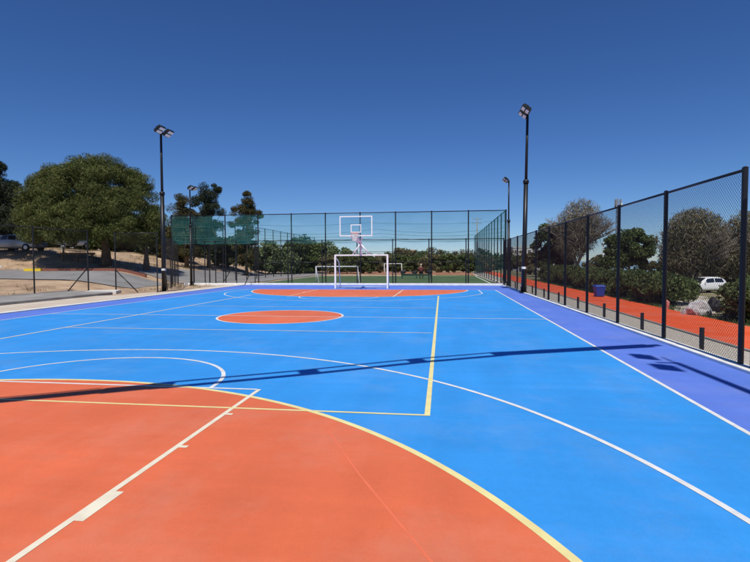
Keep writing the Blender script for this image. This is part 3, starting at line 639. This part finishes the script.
# hedge behind the pitch
for i, x in enumerate(range(262, 500, 17)):
    d = 68+1.5*math.sin(i); b0 = base_at(x, d); rr = random.Random(i)
    tree('hedge_shrub', 'dense olive green shrub of the hedge closing off the far end of the pitch', b0, [(0,0,0),(0,0,.8),(0,0,1.5)], [(0,0,1.42+.2*rr.random(),1.6,.8,1.0,28),(0,0,.9,1.5,.8,.6,14)], [LEAFH, LEAFO, LEAFH][i*7 % 3], .26, 150, .42, 50+i, limbs=2, tr_=.05, aspect=.6, group='far hedge shrubs', cat='shrub', lo=-1, sink=.05)
# distant trees on the skyline
for i, (x, d, h) in enumerate(((365,150,3.6),(388,160,4.6),(412,150,5.0),(432,170,6.2),(446,155,4.4),(463,165,5.2),(486,160,5.6),(520,150,5.4),(545,170,4.6))):
    b0 = base_at(x, d); h += -min(0, b0.z)
    tree('distant_tree', 'small distant tree on the hazy skyline beyond the hedge', b0, [(0,0,0),(0,0,h*.4),(0,0,h*.6)], [(0,0,h*.62,4.2,2.5,h*.34,24)], LEAFO if i % 2 else LEAFD, .55, 50, 1.2, 90+i, limbs=2, tr_=.2, aspect=.6, group='distant skyline trees', lo=-.9)

# right-hand side: hedge shrubs along the track
hs = [(13.1,27.0,1.25,2.2),(13.0,23.0,1.2,2.1),(13.0,19.2,1.2,2.0),(12.95,15.6,1.15,1.9),(12.95,12.2,1.1,1.8),(12.95,9.0,1.08,1.7),(12.95,6.0,1.0,1.6)]
for i, (X, Y, h, ly) in enumerate(hs):
    lb = ['leafy shrub at the far end of the trackside hedge','leafy shrub of the trackside hedge well before the blue bin','dark shrub shortly before the blue bin','dark shrub right behind the blue bin','dark hedge shrub just past the blue bin','hedge shrub with the pink rag at its foot','last hedge shrub before the path opening'][i]
    tree('hedge_shrub', lb, gz(X, Y), [(0,0,0),(0,0,.35),(0,0,.7)], [(0,0,h*.52,.85,ly,h*.5,80),(.1,.3,h*.66,.7,ly*.7,h*.36,30)], LEAFH, .10, 190, .27, 130+i, limbs=6, tr_=.03, aspect=.55, group='shrubs along the track', cat='shrub', lo=-1, sink=.05)
for i, (X, Y, h, lb) in enumerate(((13.15,.35,1.12,'glossy round shrub past the path opening by the white sack'),(13.0,-2.3,1.15,'glossy shrub seen just behind the near fence post'))):
    tree('round_shrub', lb, gz(X, Y), [(0,0,0),(0,0,.35),(0,0,.7)], [(0,0,h*.5,.95,1.45,h*.52,80)], LEAFH, .10, 200, .26, 150+i, limbs=6, tr_=.03, aspect=.55, group='shrubs along the track', cat='shrub', lo=-1, sink=.05)

# bare trees
def bare(name, label, base, h, spread, seed, m_leaf, nleaf, leafsz, depth=6, tr_=.22, fork=1.4):
    rr = random.Random(seed); rng = np.random.default_rng(seed); root = empty(name, base, label, 'tree'); b = MB(); tips = []
    def grow(p_, d_, ln, r_, lv):
        q_ = p_+d_*ln; mid = p_.lerp(q_, .5)+Vector((rr.uniform(-1,1),rr.uniform(-1,1),rr.uniform(-.3,.6)))*ln*.07
        b.tube([p_, mid, q_], [r_, r_*.85, r_*.68], 6 if lv < 2 else 3, False)
        if lv >= 3: tips.append(tuple(q_)); tips.append(tuple(mid))
        if lv >= depth: return
        for k in range(3 if lv < depth-1 else 4):
            a = rr.uniform(0, 6.283); t = rr.uniform(.25, .75)*spread
            nd = (d_ + Vector((math.cos(a), math.sin(a), rr.uniform(-.15,.35)))*t).normalized()
            if nd.z < -.1: nd.z = .05
            grow(p_.lerp(q_, rr.uniform(.6, 1)), nd, ln*rr.uniform(.66,.84), r_*.6, lv+1)
    b.tube([(0,0,-.2),(.03,0,fork)], [tr_*1.2, tr_], 8)
    for k in range(4):
        a = k*1.57+rr.random(); grow(Vector((0,0,fork-.05)), Vector((math.cos(a)*.55*spread, math.sin(a)*.55*spread, 1)).normalized(), h*.27, tr_*.6, 1)
    b.build('branches', BARKG, root)
    T = np.array(tips); nleaf = max(nleaf, 10); C = T[rng.integers(0, len(T), nleaf)]+rng.normal(size=(nleaf,3))*.18
    V, Fc = leaves(C, leafsz, rng, .6); npmesh('buds', V, Fc, m_leaf, root); return root
TWIG = leafmat('twigs', [(.10, .085, .06), (.18, .15, .11), (.26, .225, .17)], .0)
def twigs(root, lobes, n, size, seed, leafn, leafsz, m_leaf):
    rng = np.random.default_rng(seed); P_ = []
    for (cx,cy,cz,rx,ry,rz,wt) in lobes:
        k = int(n*wt); d_ = rng.normal(size=(k,3)); d_ /= np.linalg.norm(d_,axis=1)[:,None]; r_ = rng.random(k)[:,None]**.38
        P_.append(np.array((cx,cy,cz))+d_*r_*np.array((rx,ry,rz)))
    P_ = np.concatenate(P_); V, Fc = leaves(P_, size, rng, .045, 1.0); npmesh('twigs', V, Fc, TWIG, root)
    Q = P_[rng.integers(0, len(P_), leafn)]+rng.normal(size=(leafn,3))*.15; V, Fc = leaves(Q, leafsz, rng, .6); npmesh('crown', V, Fc, m_leaf, root)
t1 = bare('bare_tree', 'bare grey brown tree with fine twigs behind the trackside hedge', base_at(577, 47), 6.6, .85, 3, LEAFO, 10, .10)
twigs(t1, [(.3,0,5.0,2.0,1.8,2.5,.6),(-.5,0,3.6,1.6,1.6,1.8,.4)], 5200, .9, 31, 3500, .13, LEAFO)
t2 = bare('bare_tree', 'large twiggy tree with sparse olive leaves behind the white car', base_at(694, 50), 7.6, 1.0, 5, LEAFO, 10, .13, tr_=.3, fork=.9)
twigs(t2, [(0,0,5.2,2.9,2.4,3.0,.5),(-1.0,0,3.4,2.2,2.0,2.0,.3),(1.4,0,3.4,2.0,2.0,2.0,.2)], 11000, .9, 32, 26000, .17, LEAFO)
t3 = bare('bare_tree', 'large twiggy tree next to the near fence post behind the hedge', base_at(752, 50), 7.4, 1.0, 9, LEAFO, 10, .13, tr_=.3, fork=.9)
twigs(t3, [(0,0,5.0,2.9,2.4,3.0,.5),(-1.2,0,3.4,2.4,2.0,2.2,.3),(1.4,0,3.2,2.0,2.0,2.0,.2)], 10000, .9, 33, 24000, .17, LEAFO)
tree('broadleaf_tree', 'round dark evergreen tree beside the lattice mast', base_at(629, 52), [(0,0,0),(0,0,1.8),(.1,0,3.0)], [(0,0,4.0,2.25,2.0,1.85,60),(-.5,0,2.6,2.1,1.6,1.4,36)], LEAFH, .24, 260, .6, 201, limbs=5, tr_=.16, aspect=.6)
tree('conifer_tree', 'dark evergreen between the white building and the bare tree', base_at(550, 50), [(0,0,0),(0,0,2),(.1,0,4)], [(0,0,2.7,1.5,1.4,2.6,46),(.9,0,2.2,1.3,1.2,1.8,24)], LEAFD, .24, 260, .55, 202, limbs=4, tr_=.14, aspect=.5, lo=-.7)
for i, (x, d, h, lb) in enumerate(((535,60,2.6,'low olive bush by the white building'),(600,62,3.4,'olive bush behind the small red car'),(655,64,3.2,'olive bush beside the dark railing'),(672,58,3.2,'dark bush at the foot of the large twiggy tree'),(722,56,3.0,'olive bush behind the white lamp post'))):
    tree('bush', lb, base_at(x, d), [(0,0,0),(0,0,.6),(0,0,1.2)], [(0,0,h*.5,2.0,1.5,h*.48,34)], LEAFO if i != 3 else LEAFH, .24, 200, .5, 220+i, limbs=3, tr_=.06, aspect=.6, cat='shrub', lo=-1, group='bushes behind the hedge')

def tufts(name, label, pts, rng, h, m, blades=9, spread=.10):
    C = np.repeat(np.array(pts), blades, 0); n = len(C); b_ = C+np.c_[rng.normal(size=(n,2))*spread, np.zeros(n)]
    tip = b_+np.c_[rng.normal(size=(n,2))*h*.35, h*(.5+.8*rng.random(n))]; a_ = rng.random(n)*6.283; w_ = np.c_[np.cos(a_), np.sin(a_), np.zeros(n)]*h*.045
    V = np.stack([b_-w_, b_+w_, tip], 1).reshape(-1,3); o = npmesh(name, V, np.arange(3*n).reshape(n,3), m); return tag(o, label, name.replace('_', ' '), kind='stuff')
DRYG = leafmat('dry_grass_blades', [(.16, .13, .06), (.28, .22, .11), (.12, .14, .05)], .2)
pts_ = []
while len(pts_) < 1500:
    x = random.uniform(-46, -11); y = random.uniform(3, 45); s_, w_ = sw(x, y); d_ = toe_d(x, y)
    if x > -15.2 and y < 12: continue
    if (27.8 < w_ < 36.9 and s_ < -14) or (x > -20 and y > 21): continue
    if d_ < 0 and random.random() < .6: continue
    if hsh(x*.8, y*.8) < random.uniform(-.6, .6): continue
    pts_.append(gz(x, y))
tufts('dry_weeds', 'straggling dry weeds dotted over the sand and embankment', pts_, RNG, .22, DRYG)
pts_ = [gz(random.choice((random.uniform(11.98, 12.5), random.uniform(12, 16))), random.uniform(-3, 30)) for _ in range(1500)]
tufts('verge_grass', 'short uneven grass along the verge between track and hedge', pts_, RNG, .13, LEAFG, 10, .12)
for i in range(26):
    x = random.uniform(-30, -13.5); y = random.uniform(12.5, 24); s_, w_ = sw(x, y)
    if 27.5 < w_ < 37: continue
    q = lump('stone', 'small pale stone lying loose on the sandy ground beyond the fence', 'stone', gz(x, y)-Vector((0,0,.03)), (random.uniform(.05,.16), random.uniform(.05,.13), random.uniform(.04,.09)), CONCL, 400+i, .5, 2, 'loose stones on the sand')
# ------------------------------------------------------------------ vehicles
def car(label, loc, rz, paint_m, Lc=3.7, W=1.62, H=1.48, hatch=True):
    root = empty('parked_car', loc, label, 'car', 'parked cars', rz)
    # stations along the length (front at +x): x, bottom, belt, roof, half width at belt, half width at roof
    if hatch: st = [(-.5,.42,.80,.82,.40,.38),(-.485,.30,.92,.96,.455,.41),(-.44,.24,.95,1.26,.485,.41),(-.36,.22,.95,1.44,.497,.405),(-.1,.22,.94,1.48,.5,.40),(.08,.22,.92,1.42,.5,.405),(.22,.22,.90,1.08,.497,.44),(.28,.22,.885,.93,.495,.45),(.42,.24,.80,.83,.475,.43),(.475,.28,.70,.73,.445,.40),(.5,.40,.58,.60,.38,.34)]
    else: st = [(-.5,.42,.80,.82,.41,.38),(-.485,.30,.90,.93,.46,.42),(-.33,.24,.94,.98,.49,.44),(-.22,.22,.94,1.30,.497,.42),(-.12,.22,.94,1.44,.5,.40),(.06,.22,.92,1.42,.5,.40),(.22,.22,.90,1.02,.497,.44),(.27,.22,.88,.92,.495,.45),(.42,.24,.80,.83,.475,.43),(.475,.28,.70,.73,.445,.40),(.5,.40,.58,.60,.38,.34)]
    k = H/1.48; ring = []
    for (x, zb_, zl, zr, wl, wr) in st:
        zs = (zb_+zl)/2; ring.append([(x*Lc, y*W, z*k) for y, z in ((0,zb_),(wl*.86,zb_),(wl*.985,zb_+.12),(wl*1.0,zs),(wl*.985,zl),(wr*.97,zr-.07*(zr-zl)-.01),(wr*.80,zr-.004),(0,zr+.02*(zr-zl)))])
    V = []; Fc = []; n = 8
    for rg in ring: V += rg+[(x, -y, z) for x, y, z in rg[-2:0:-1]]
    m_ = 14
    for i in range(len(ring)-1):
        for j in range(m_): j2 = (j+1) % m_; Fc.append((i*m_+j, i*m_+j2, (i+1)*m_+j2, (i+1)*m_+j))
    Fc.append(tuple(range(m_))); Fc.append(tuple((len(ring)-1)*m_+j for j in reversed(range(m_))))
    body = MB().add(V, Fc).build('body', paint_m, root, True, bevel=0)
    md = body.modifiers.new('sub', 'SUBSURF'); md.levels = 1; md.render_levels = 1
    def sec(x):
        for a, b in zip(st, st[1:]):
            if a[0] <= x <= b[0]: t = (x-a[0])/(b[0]-a[0]); return [p_+(q_-p_)*t for p_, q_ in zip(a, b)]
    def sidept(x, t, sgn):      # on the glasshouse flank
        s_ = sec(x); zl, zr, wl, wr = s_[2], s_[3], s_[4], s_[5]; return (x*Lc, sgn*(W*(wl*.985+(wr*.97-wl*.985)*t)+.006), k*(zl+(zr-.07*(zr-zl)-.01-zl)*t))
    wins = [(-.38,-.13),(-.11,.075)] if hatch else [(-.20,-.07),(-.05,.08)]
    for sgn in (-1, 1):
        for wi, (x0, x1) in enumerate(wins):
            xe = x1+.10 if wi == 1 else x1
            pts_ = [sidept(x0,.1,sgn), sidept(xe,.1,sgn), sidept(x1,.84,sgn), sidept(x0+(.03 if wi == 0 else 0),.84,sgn)]
            MB().add(pts_, [(0,1,2,3) if sgn < 0 else (3,2,1,0)]).build('side_window', GLASS, root)
        MB().bar((.16*Lc, sgn*(W*.5+.02), .98*k), (.16*Lc+.03, sgn*(W*.5+.15), 1.0*k), .09, .11).build('mirror', paint_m, root, bevel=.02)
        MB().bar((.468*Lc, sgn*W*.36, .62*k),(.44*Lc, sgn*W*.43, .68*k), .16, .10).build('headlight', LENS, root, bevel=.02)
        MB().bar((-.494*Lc, sgn*W*.37, .78*k),(-.475*Lc, sgn*W*.44, .80*k), .05, .22).build('tail_light', REDL, root, bevel=.01)
        for x in (-.31, .325):
            y = sgn*(W*.5-.085); wl_ = MB().tube([(x*Lc,y-.09,.285),(x*Lc,y-.085,.285),(x*Lc,y+.085,.285),(x*Lc,y+.09,.285)], [.23,.28,.28,.23], 20).build('wheel', RUB, root, True)
            MB().tube([(x*Lc,y+sgn*.086,.30),(x*Lc,y+sgn*.098,.30)], [.19,.15], 12).build('rim', RIM, wl_)
            MB().tube([(x*Lc,y-sgn*.03,.30),(x*Lc,y+sgn*.082,.30)], .31, 20).build('wheel_arch', RUB, root)
    for (x0, x1, nm) in ((.275,.095,'windscreen'),(-.475,-.395,'rear_window') if hatch else (-.32,-.15,'rear_window')):
        a, b = sec(x0), sec(x1); dx_ = .02 if x0 > 0 else -.02
        pts_ = [(x0*Lc+dx_, -a[5]*W*.9, k*a[3]+.015),(x0*Lc+dx_, a[5]*W*.9, k*a[3]+.015),(x1*Lc+dx_, b[5]*W*.84, k*b[3]+.0),(x1*Lc+dx_, -b[5]*W*.84, k*b[3]+.0)]
        MB().add(pts_, [(0,1,2,3) if x0 > 0 else (3,2,1,0)]).build(nm, GLASS, root)
    MB().box((.482*Lc,-.25,.42*k),(.5*Lc+.012,.25,.50*k)).build('number_plate', LINEW, root)
    return root
car('small white hatchback parked on the grass behind the hedge', base_at(704.5, 47), math.pi+YAW+R(8), CARW, 3.6, 1.6, 1.5)
car('silver car parked in shade on top of the embankment', base_at(19, 42.5)+Vector((0,0,.02)), YAW-R(6), CARS, 4.3, 1.72, 1.46, False)
car('dark car parked behind the silver one under the conifer', base_at(6, 48), YAW+R(5), CARD, 4.2, 1.7, 1.5)
car('pale blue car parked under the pine edge', base_at(72, 50)+Vector((0,0,.35)), YAW+R(100), CARB, 4.0, 1.75, 1.7)
car('small red car parked far behind the bare tree', base_at(596, 66), YAW+R(175), CARR, 3.8, 1.65, 1.5)
car('white car parked far away beside the dark evergreen', base_at(556, 58), YAW, CARW, 4.4, 1.75, 1.6)
# scooter beside the pine
sc = empty('scooter', base_at(64, 44.5), 'small pale scooter leaning beside the parked silver car', 'scooter', None, YAW+R(124))
for x in (-.55, .6):
    wl_ = MB().tube([(x,-.05,.24),(x,.05,.24)], .24, 16).build('wheel', RUB, sc); MB().tube([(x,-.056,.24),(x,.056,.24)], .13, 10).build('rim', RIM, wl_)
MB().tube([(-.75,0,.55),(-.5,0,.66),(-.1,0,.62),(.05,0,.36),(.35,0,.34)], [.08,.17,.16,.12,.10], 10).build('body', CARS, sc, True)
MB().bar((.35,0,.34),(.52,0,.95),.34,.05).build('leg_shield', CARS, sc, bevel=.02); MB().tube([(.6,0,.24),(.52,0,.95),(.47,0,1.06)], .03, 8).build('fork', GALV, sc)
MB().tube([(.44,-.33,1.05),(.48,0,1.07),(.44,.33,1.05)], .018, 6).build('handlebar', BLACK, sc); MB().bar((-.7,0,.79),(-.1,0,.79),.26,.10).build('seat', BLACK, sc, bevel=.03)
# low timber rail by the scooter
rl = empty('low_rail', base_at(78, 40.5), 'dark low timber rail on posts at the embankment edge', 'rail', None, YAW)
MB().box((-1.4,-.05,.55),(1.4,.05,.72)).build('beam', BARK, rl)
for x in (-1.2, 0, 1.2): MB().box((x-.06,-.049,-.2),(x+.06,.049,.549)).build('post', BARK, rl)

# ------------------------------------------------------------------ things on the right
bw = gz(12.55, 8.6); bw = Vector((bw.x, bw.y, bw.z)); bp_ = ground(599, 297.5, -.04)
bi = empty('waste_bin', (bp_.x, bp_.y, zt(bp_.x, bp_.y)), 'blue plastic waste bin standing between the track and the hedge', 'bin', None, .1); bi.scale = (.66, .66, .82)
MB().add([(-.24,-.24,.08),(.24,-.24,.08),(.24,.24,.08),(-.24,.24,.08),(-.31,-.31,.58),(.31,-.31,.58),(.31,.31,.58),(-.31,.31,.58)],[(3,2,1,0),(0,1,5,4),(1,2,6,5),(2,3,7,6),(3,0,4,7),(4,5,6,7)]).build('body', BINB, bi, bevel=.02)
MB().add([(-.34,-.34,.581),(.34,-.34,.581),(.34,.34,.581),(-.34,.34,.581),(-.27,-.27,.68),(.27,-.27,.68),(.27,.27,.68),(-.27,.27,.68)],[(3,2,1,0),(0,1,5,4),(1,2,6,5),(2,3,7,6),(3,0,4,7),(4,5,6,7)]).build('lid', BINB, bi, bevel=.02)
for s in (-1, 1): MB().tube([(s*.2-.03,.2,.08),(s*.2+.03,.2,.08)], .08, 12).build('wheel', RUB, bi)
for s in (-1, 1): MB().box((s*.2-.04,-.22,0),(s*.2+.04,-.14,.08)).build('foot', BINB, bi)
p_ = ground(698, 316.5, -.04); lump('white_sack', 'crumpled white sack lying at the path opening beside the track', 'sack', (p_.x+.1, p_.y+.2, zt(p_.x, p_.y)), (.22,.18,.18), SACK, 4, .9, 3)
p_ = ground(708, 313, -.04); lump('black_bag', 'crumpled black bag slumped behind the white sack', 'bag', (p_.x+.35, p_.y+.3, zt(p_.x, p_.y)), (.2,.2,.24), BAGD, 5, .5)
p_ = ground(662, 311, -.04); q = lump('pink_rag', 'crumpled pink rag hanging at the hedge foot beside the track', 'rag', (p_.x+.05, p_.y, zt(p_.x, p_.y)), (.075,.08,.20), PINK, 6, .7); q.rotation_euler.y = R(14)
# white street lamp by the car
lp = empty('street_lamp', base_at(716, 52), 'short white street lamp with round head behind the white car', 'lamp post')
MB().tube([(0,0,-.05),(0,0,.6),(0,0,.62),(0,0,4.0)], [.11,.11,.07,.055], 10).build('shaft', CONCL, lp, True)
MB().tube([(0,0,4.0),(0,0,4.08),(0,0,4.3),(0,0,4.45),(0,0,4.5)], [.07,.16,.24,.18,.03], 14).build('lantern', LENS, lp, True)
lp = empty('street_lamp', base_at(603, 60), 'short grey street lamp beside the small red car', 'lamp post')
MB().tube([(0,0,-.05),(0,0,4.6)], [.08,.05], 8).build('shaft', GALV, lp, True); MB().tube([(0,0,4.6),(0,0,4.65),(0,0,4.85),(0,0,4.95)], [.06,.2,.2,.05], 12).build('lantern', GALV, lp, True)
# lattice mast
d = 85; mb_ = base_at(617, d); hm = zpix(200, 617, d)-mb_.z
ms = empty('lattice_mast', mb_, 'grey lattice antenna mast rising behind the round dark tree', 'mast')
b = MB(); hw = .42
for k in range(3):
    a = k*2.0944; b.tube([(hw*math.cos(a),hw*math.sin(a),-.2),(hw*.7*math.cos(a),hw*.7*math.sin(a),hm)], .06, 6)
b.build('leg_tubes', GALV, ms); b = MB(); nz = 16
for j in range(nz):
    for k in range(3):
        a, a2 = k*2.0944+(0 if j % 2 else 2.0944), k*2.0944+(2.0944 if j % 2 else 0); z0, z1 = hm*j/nz, hm*(j+1)/nz; r0, r1 = hw*(1-.3*j/nz), hw*(1-.3*(j+1)/nz)
        b.bar((r0*math.cos(a),r0*math.sin(a),z0),(r1*math.cos(a2),r1*math.sin(a2),z1),.05,.05)
b.build('lattice', GALV, ms)
for a, z in ((0,.97),(2.1,.97),(4.2,.97),(1,.90)):
    MB().bar((.5*math.cos(a),.5*math.sin(a),hm*z-.9),(.5*math.cos(a),.5*math.sin(a),hm*z+.5),.3,.16,(math.cos(a),math.sin(a),0)).bar((.3*math.cos(a),.3*math.sin(a),hm*z-.2),(.5*math.cos(a),.5*math.sin(a),hm*z-.2),.06,.06).build('antenna', GALV, ms)
MB().tube([(.55,.0,hm*.93),(.70,-.05,hm*.93)], [.35,.38], 14).build('dish', CONCL, ms)
# railing behind the right hedge
def railing(label, x0, x1, d, h, sp=.32):
    a, b = base_at(x0, d), base_at(x1, d); root = empty('railing', a, label, 'railing'); v = b-a; n = int(v.length/sp)
    me = None
    for i in range(n+1):
        if me is None:
            o = MB().box((-.022,-.022,-.1),(.022,.022,h)).build('baluster', BLACK, root); me = o.data
        else: o = link('baluster', me, None, root)
        o.location = v*(i/n)
    for z in (h-.12, .25): MB().bar(Vector((0,0,z)), v+Vector((0,0,z)), .05, .05).build('rail', BLACK, root)
railing('dark upright railing behind the hedge in front of the sea', 634, 672, 56, 2.3)
railing('dark upright railing behind the lamp post and white car', 716, 764, 58, 2.0)
# white utility cabinet / low walls seen behind the car
for i, (x0, x1, y0, dd, lb) in enumerate(((688,699,268,57,'small white rendered pillar wall behind the white car'),(674,679,268,57,'narrow pale gate pillar beside the twiggy tree'))):
    a = base_at((x0+x1)/2, dd); wd = span(x0, x1, dd); h = zpix(y0, x0, dd)-a.z
    o = empty('wall_pillar', a, lb, 'wall', None, YAW); MB().box((-wd/2,-.2,-.3),(wd/2,.2,h-.08)).build('shaft', WALLW, o); MB().box((-wd/2-.06,-.26,h-.079),(wd/2+.06,.26,h)).build('coping', CONCL, o)
# buildings
def building(name, label, x0, x1, y_top, d, depth, m, floors, cols, rz=0, roof=None):
    a = base_at((x0+x1)/2, d); wd = span(x0, x1, d); h = zpix(y_top, (x0+x1)/2, d)-a.z
    o = empty(name, a, label, 'building', 'far buildings', YAW+rz)
    MB().box((-wd/2,0,-.5),(wd/2,depth,h)).build('wall', m, o)
    if roof: MB().add([(-wd/2-.4,-.4,h),(wd/2+.4,-.4,h),(wd/2+.4,depth+.4,h),(-wd/2-.4,depth+.4,h),(-wd/2+.6,depth/2,h+1.3),(wd/2-.6,depth/2,h+1.3)],[(0,1,5,4),(1,2,5),(2,3,4,5),(3,0,4),(3,2,1,0)]).build('roof', roof, o)
    else: MB().box((-wd/2-.15,-.15,h+.001),(wd/2+.15,depth+.15,h+.35)).build('parapet', m, o)
    fh = h/floors
    for f_ in range(floors):
        for c in range(cols):
            x = -wd/2+wd*(c+.5)/cols; z = fh*f_+fh*.32; ww = wd/cols*.42; hh = fh*.42
            wi = MB().box((x-ww/2,-.03,z),(x+ww/2,.05,z+hh)).build('window', DARKIN, o)
            fb = MB()
            for aa, bb_ in (((x-ww/2-.09,-.09,z-.09),(x+ww/2+.09,-.031,z)),((x-ww/2-.09,-.09,z+hh),(x+ww/2+.09,-.031,z+hh+.09)),((x-ww/2-.09,-.089,z),(x-ww/2,-.031,z+hh)),((x+ww/2,-.089,z),(x+ww/2+.09,-.031,z+hh)),((x-.04,-.088,z),(x+.04,-.031,z+hh))): fb.box(aa, bb_)
            fb.build('frame', WALLW, wi)
    return o
building('white_building', 'white flat roofed block behind the end of the track fence', 513, 539, 248, 150, 10, WALLW, 3, 4)
building('white_building', 'low pale block among the skyline trees behind the pitch', 437, 462, 255, 190, 9, WALLW, 1, 5)
building('white_building', 'low white house with tiled roof beyond the pitch hedge', 398, 418, 253, 200, 9, WALLW, 2, 4, 0, ROOF)
q = empty('power_pole', base_at(477, 115), 'thin grey power pole with cross arms behind the net fence', 'pole')
hp = zpix(218, 477, 115)-q.location.z
MB().tube([(0,0,-.2),(0,0,hp)], [.18,.11], 8).build('shaft', CONC, q, True)
for k, z in enumerate((hp-.3, hp-1.3)): MB().bar((-1.1,0,z),(1.1,0,z),.12,.12).build('cross_arm', GALV, q)

# ------------------------------------------------------------------ crane truck behind the camera, its boom throws the long shadow
SH = [(-12.6,-16.6),(-.35,-9.05),(1.12,-8.15),(2.80,-7.15),(4.30,-6.15),(5.68,-5.38),(8.75,-4.12)]
tanE = math.tan(SUN_EL)
def over(S_):
    H = 2.4+4.3*(S_[0]+12.6)/21.3; k_ = H/math.tan(SUN_EL); return Vector((S_[0]-SUN_DX*k_, S_[1]-k_*math.sqrt(1-SUN_DX**2), H))
bp = [over(q) for q in SH]
cr = empty('crane_truck', (bp[0].x-.6, bp[0].y-.3, 0), 'yellow crane truck with long raised boom standing beside the near court end', 'truck'); o0 = Vector(cr.location); B = [q-o0 for q in bp]
sd = Vector((.55, -.83, 0))                      # sideways offset whose shadow is the second line
def boom(name, a, b, wd, h): MB().bar(a, b, wd, h).build(name, CRANEY, cr, bevel=.015)
boom('boom_section', B[0], B[1].lerp(B[2], .6), .16, .16); boom('boom_section', B[1].lerp(B[2], .6), B[2], .2, .2); boom('hydraulic_tube', B[0]-sd*.2, B[1].lerp(B[2], .6)-sd*.16, .035, .035)
for a, b in ((2,3),(3,4),(4,5)):
    boom('boom_section', B[a]+sd*.13, B[b]+sd*.13, .095, .095); boom('hydraulic_tube', B[a]-sd*.15, B[b]-sd*.15, .06, .06)
boom('boom_section', B[5], B[5].lerp(B[6], .93), .22, .22); boom('boom_tip', B[5].lerp(B[6], .93), B[6], .13, .13)
for k in (2, 3, 4, 5):
    d_ = (B[min(k+1,6)]-B[k-1]).normalized(); MB().bar(B[k]-d_*.14, B[k]+d_*.14, .24, .2).build('collar', CRANEY, cr)
MB().box((-4.2,-1.2,.55),(3.6,1.2,.95)).build('chassis', BLACK, cr); MB().box((3.0,-1.2,.951),(4.9,1.2,2.9)).build('cab', CRANEY, cr, bevel=.12)
MB().box((4.86,-1.0,1.9),(4.95,1.0,2.6)).build('windscreen', GLASS, cr); MB().tube([(.3,.1,.951),(.3,.1,1.3)], .8, 20).build('turntable', BLACK, cr); MB().box((-.4,-.5,1.301),(1.0,.7,2.6)).build('turret', CRANEY, cr, bevel=.05)
for x in (-3.2,-2.0,3.6):
    for y in (-1.05,1.05):
        wl_ = MB().tube([(x,y-.16,.52),(x,y+.16,.52)], .52, 20).build('wheel', RUB, cr); MB().tube([(x,y-.18,.52),(x,y+.18,.52)], .28, 12).build('rim', GALV, wl_)

S.render.engine = 'CYCLES'; S.cycles.max_bounces = 8; S.cycles.transparent_max_bounces = 24
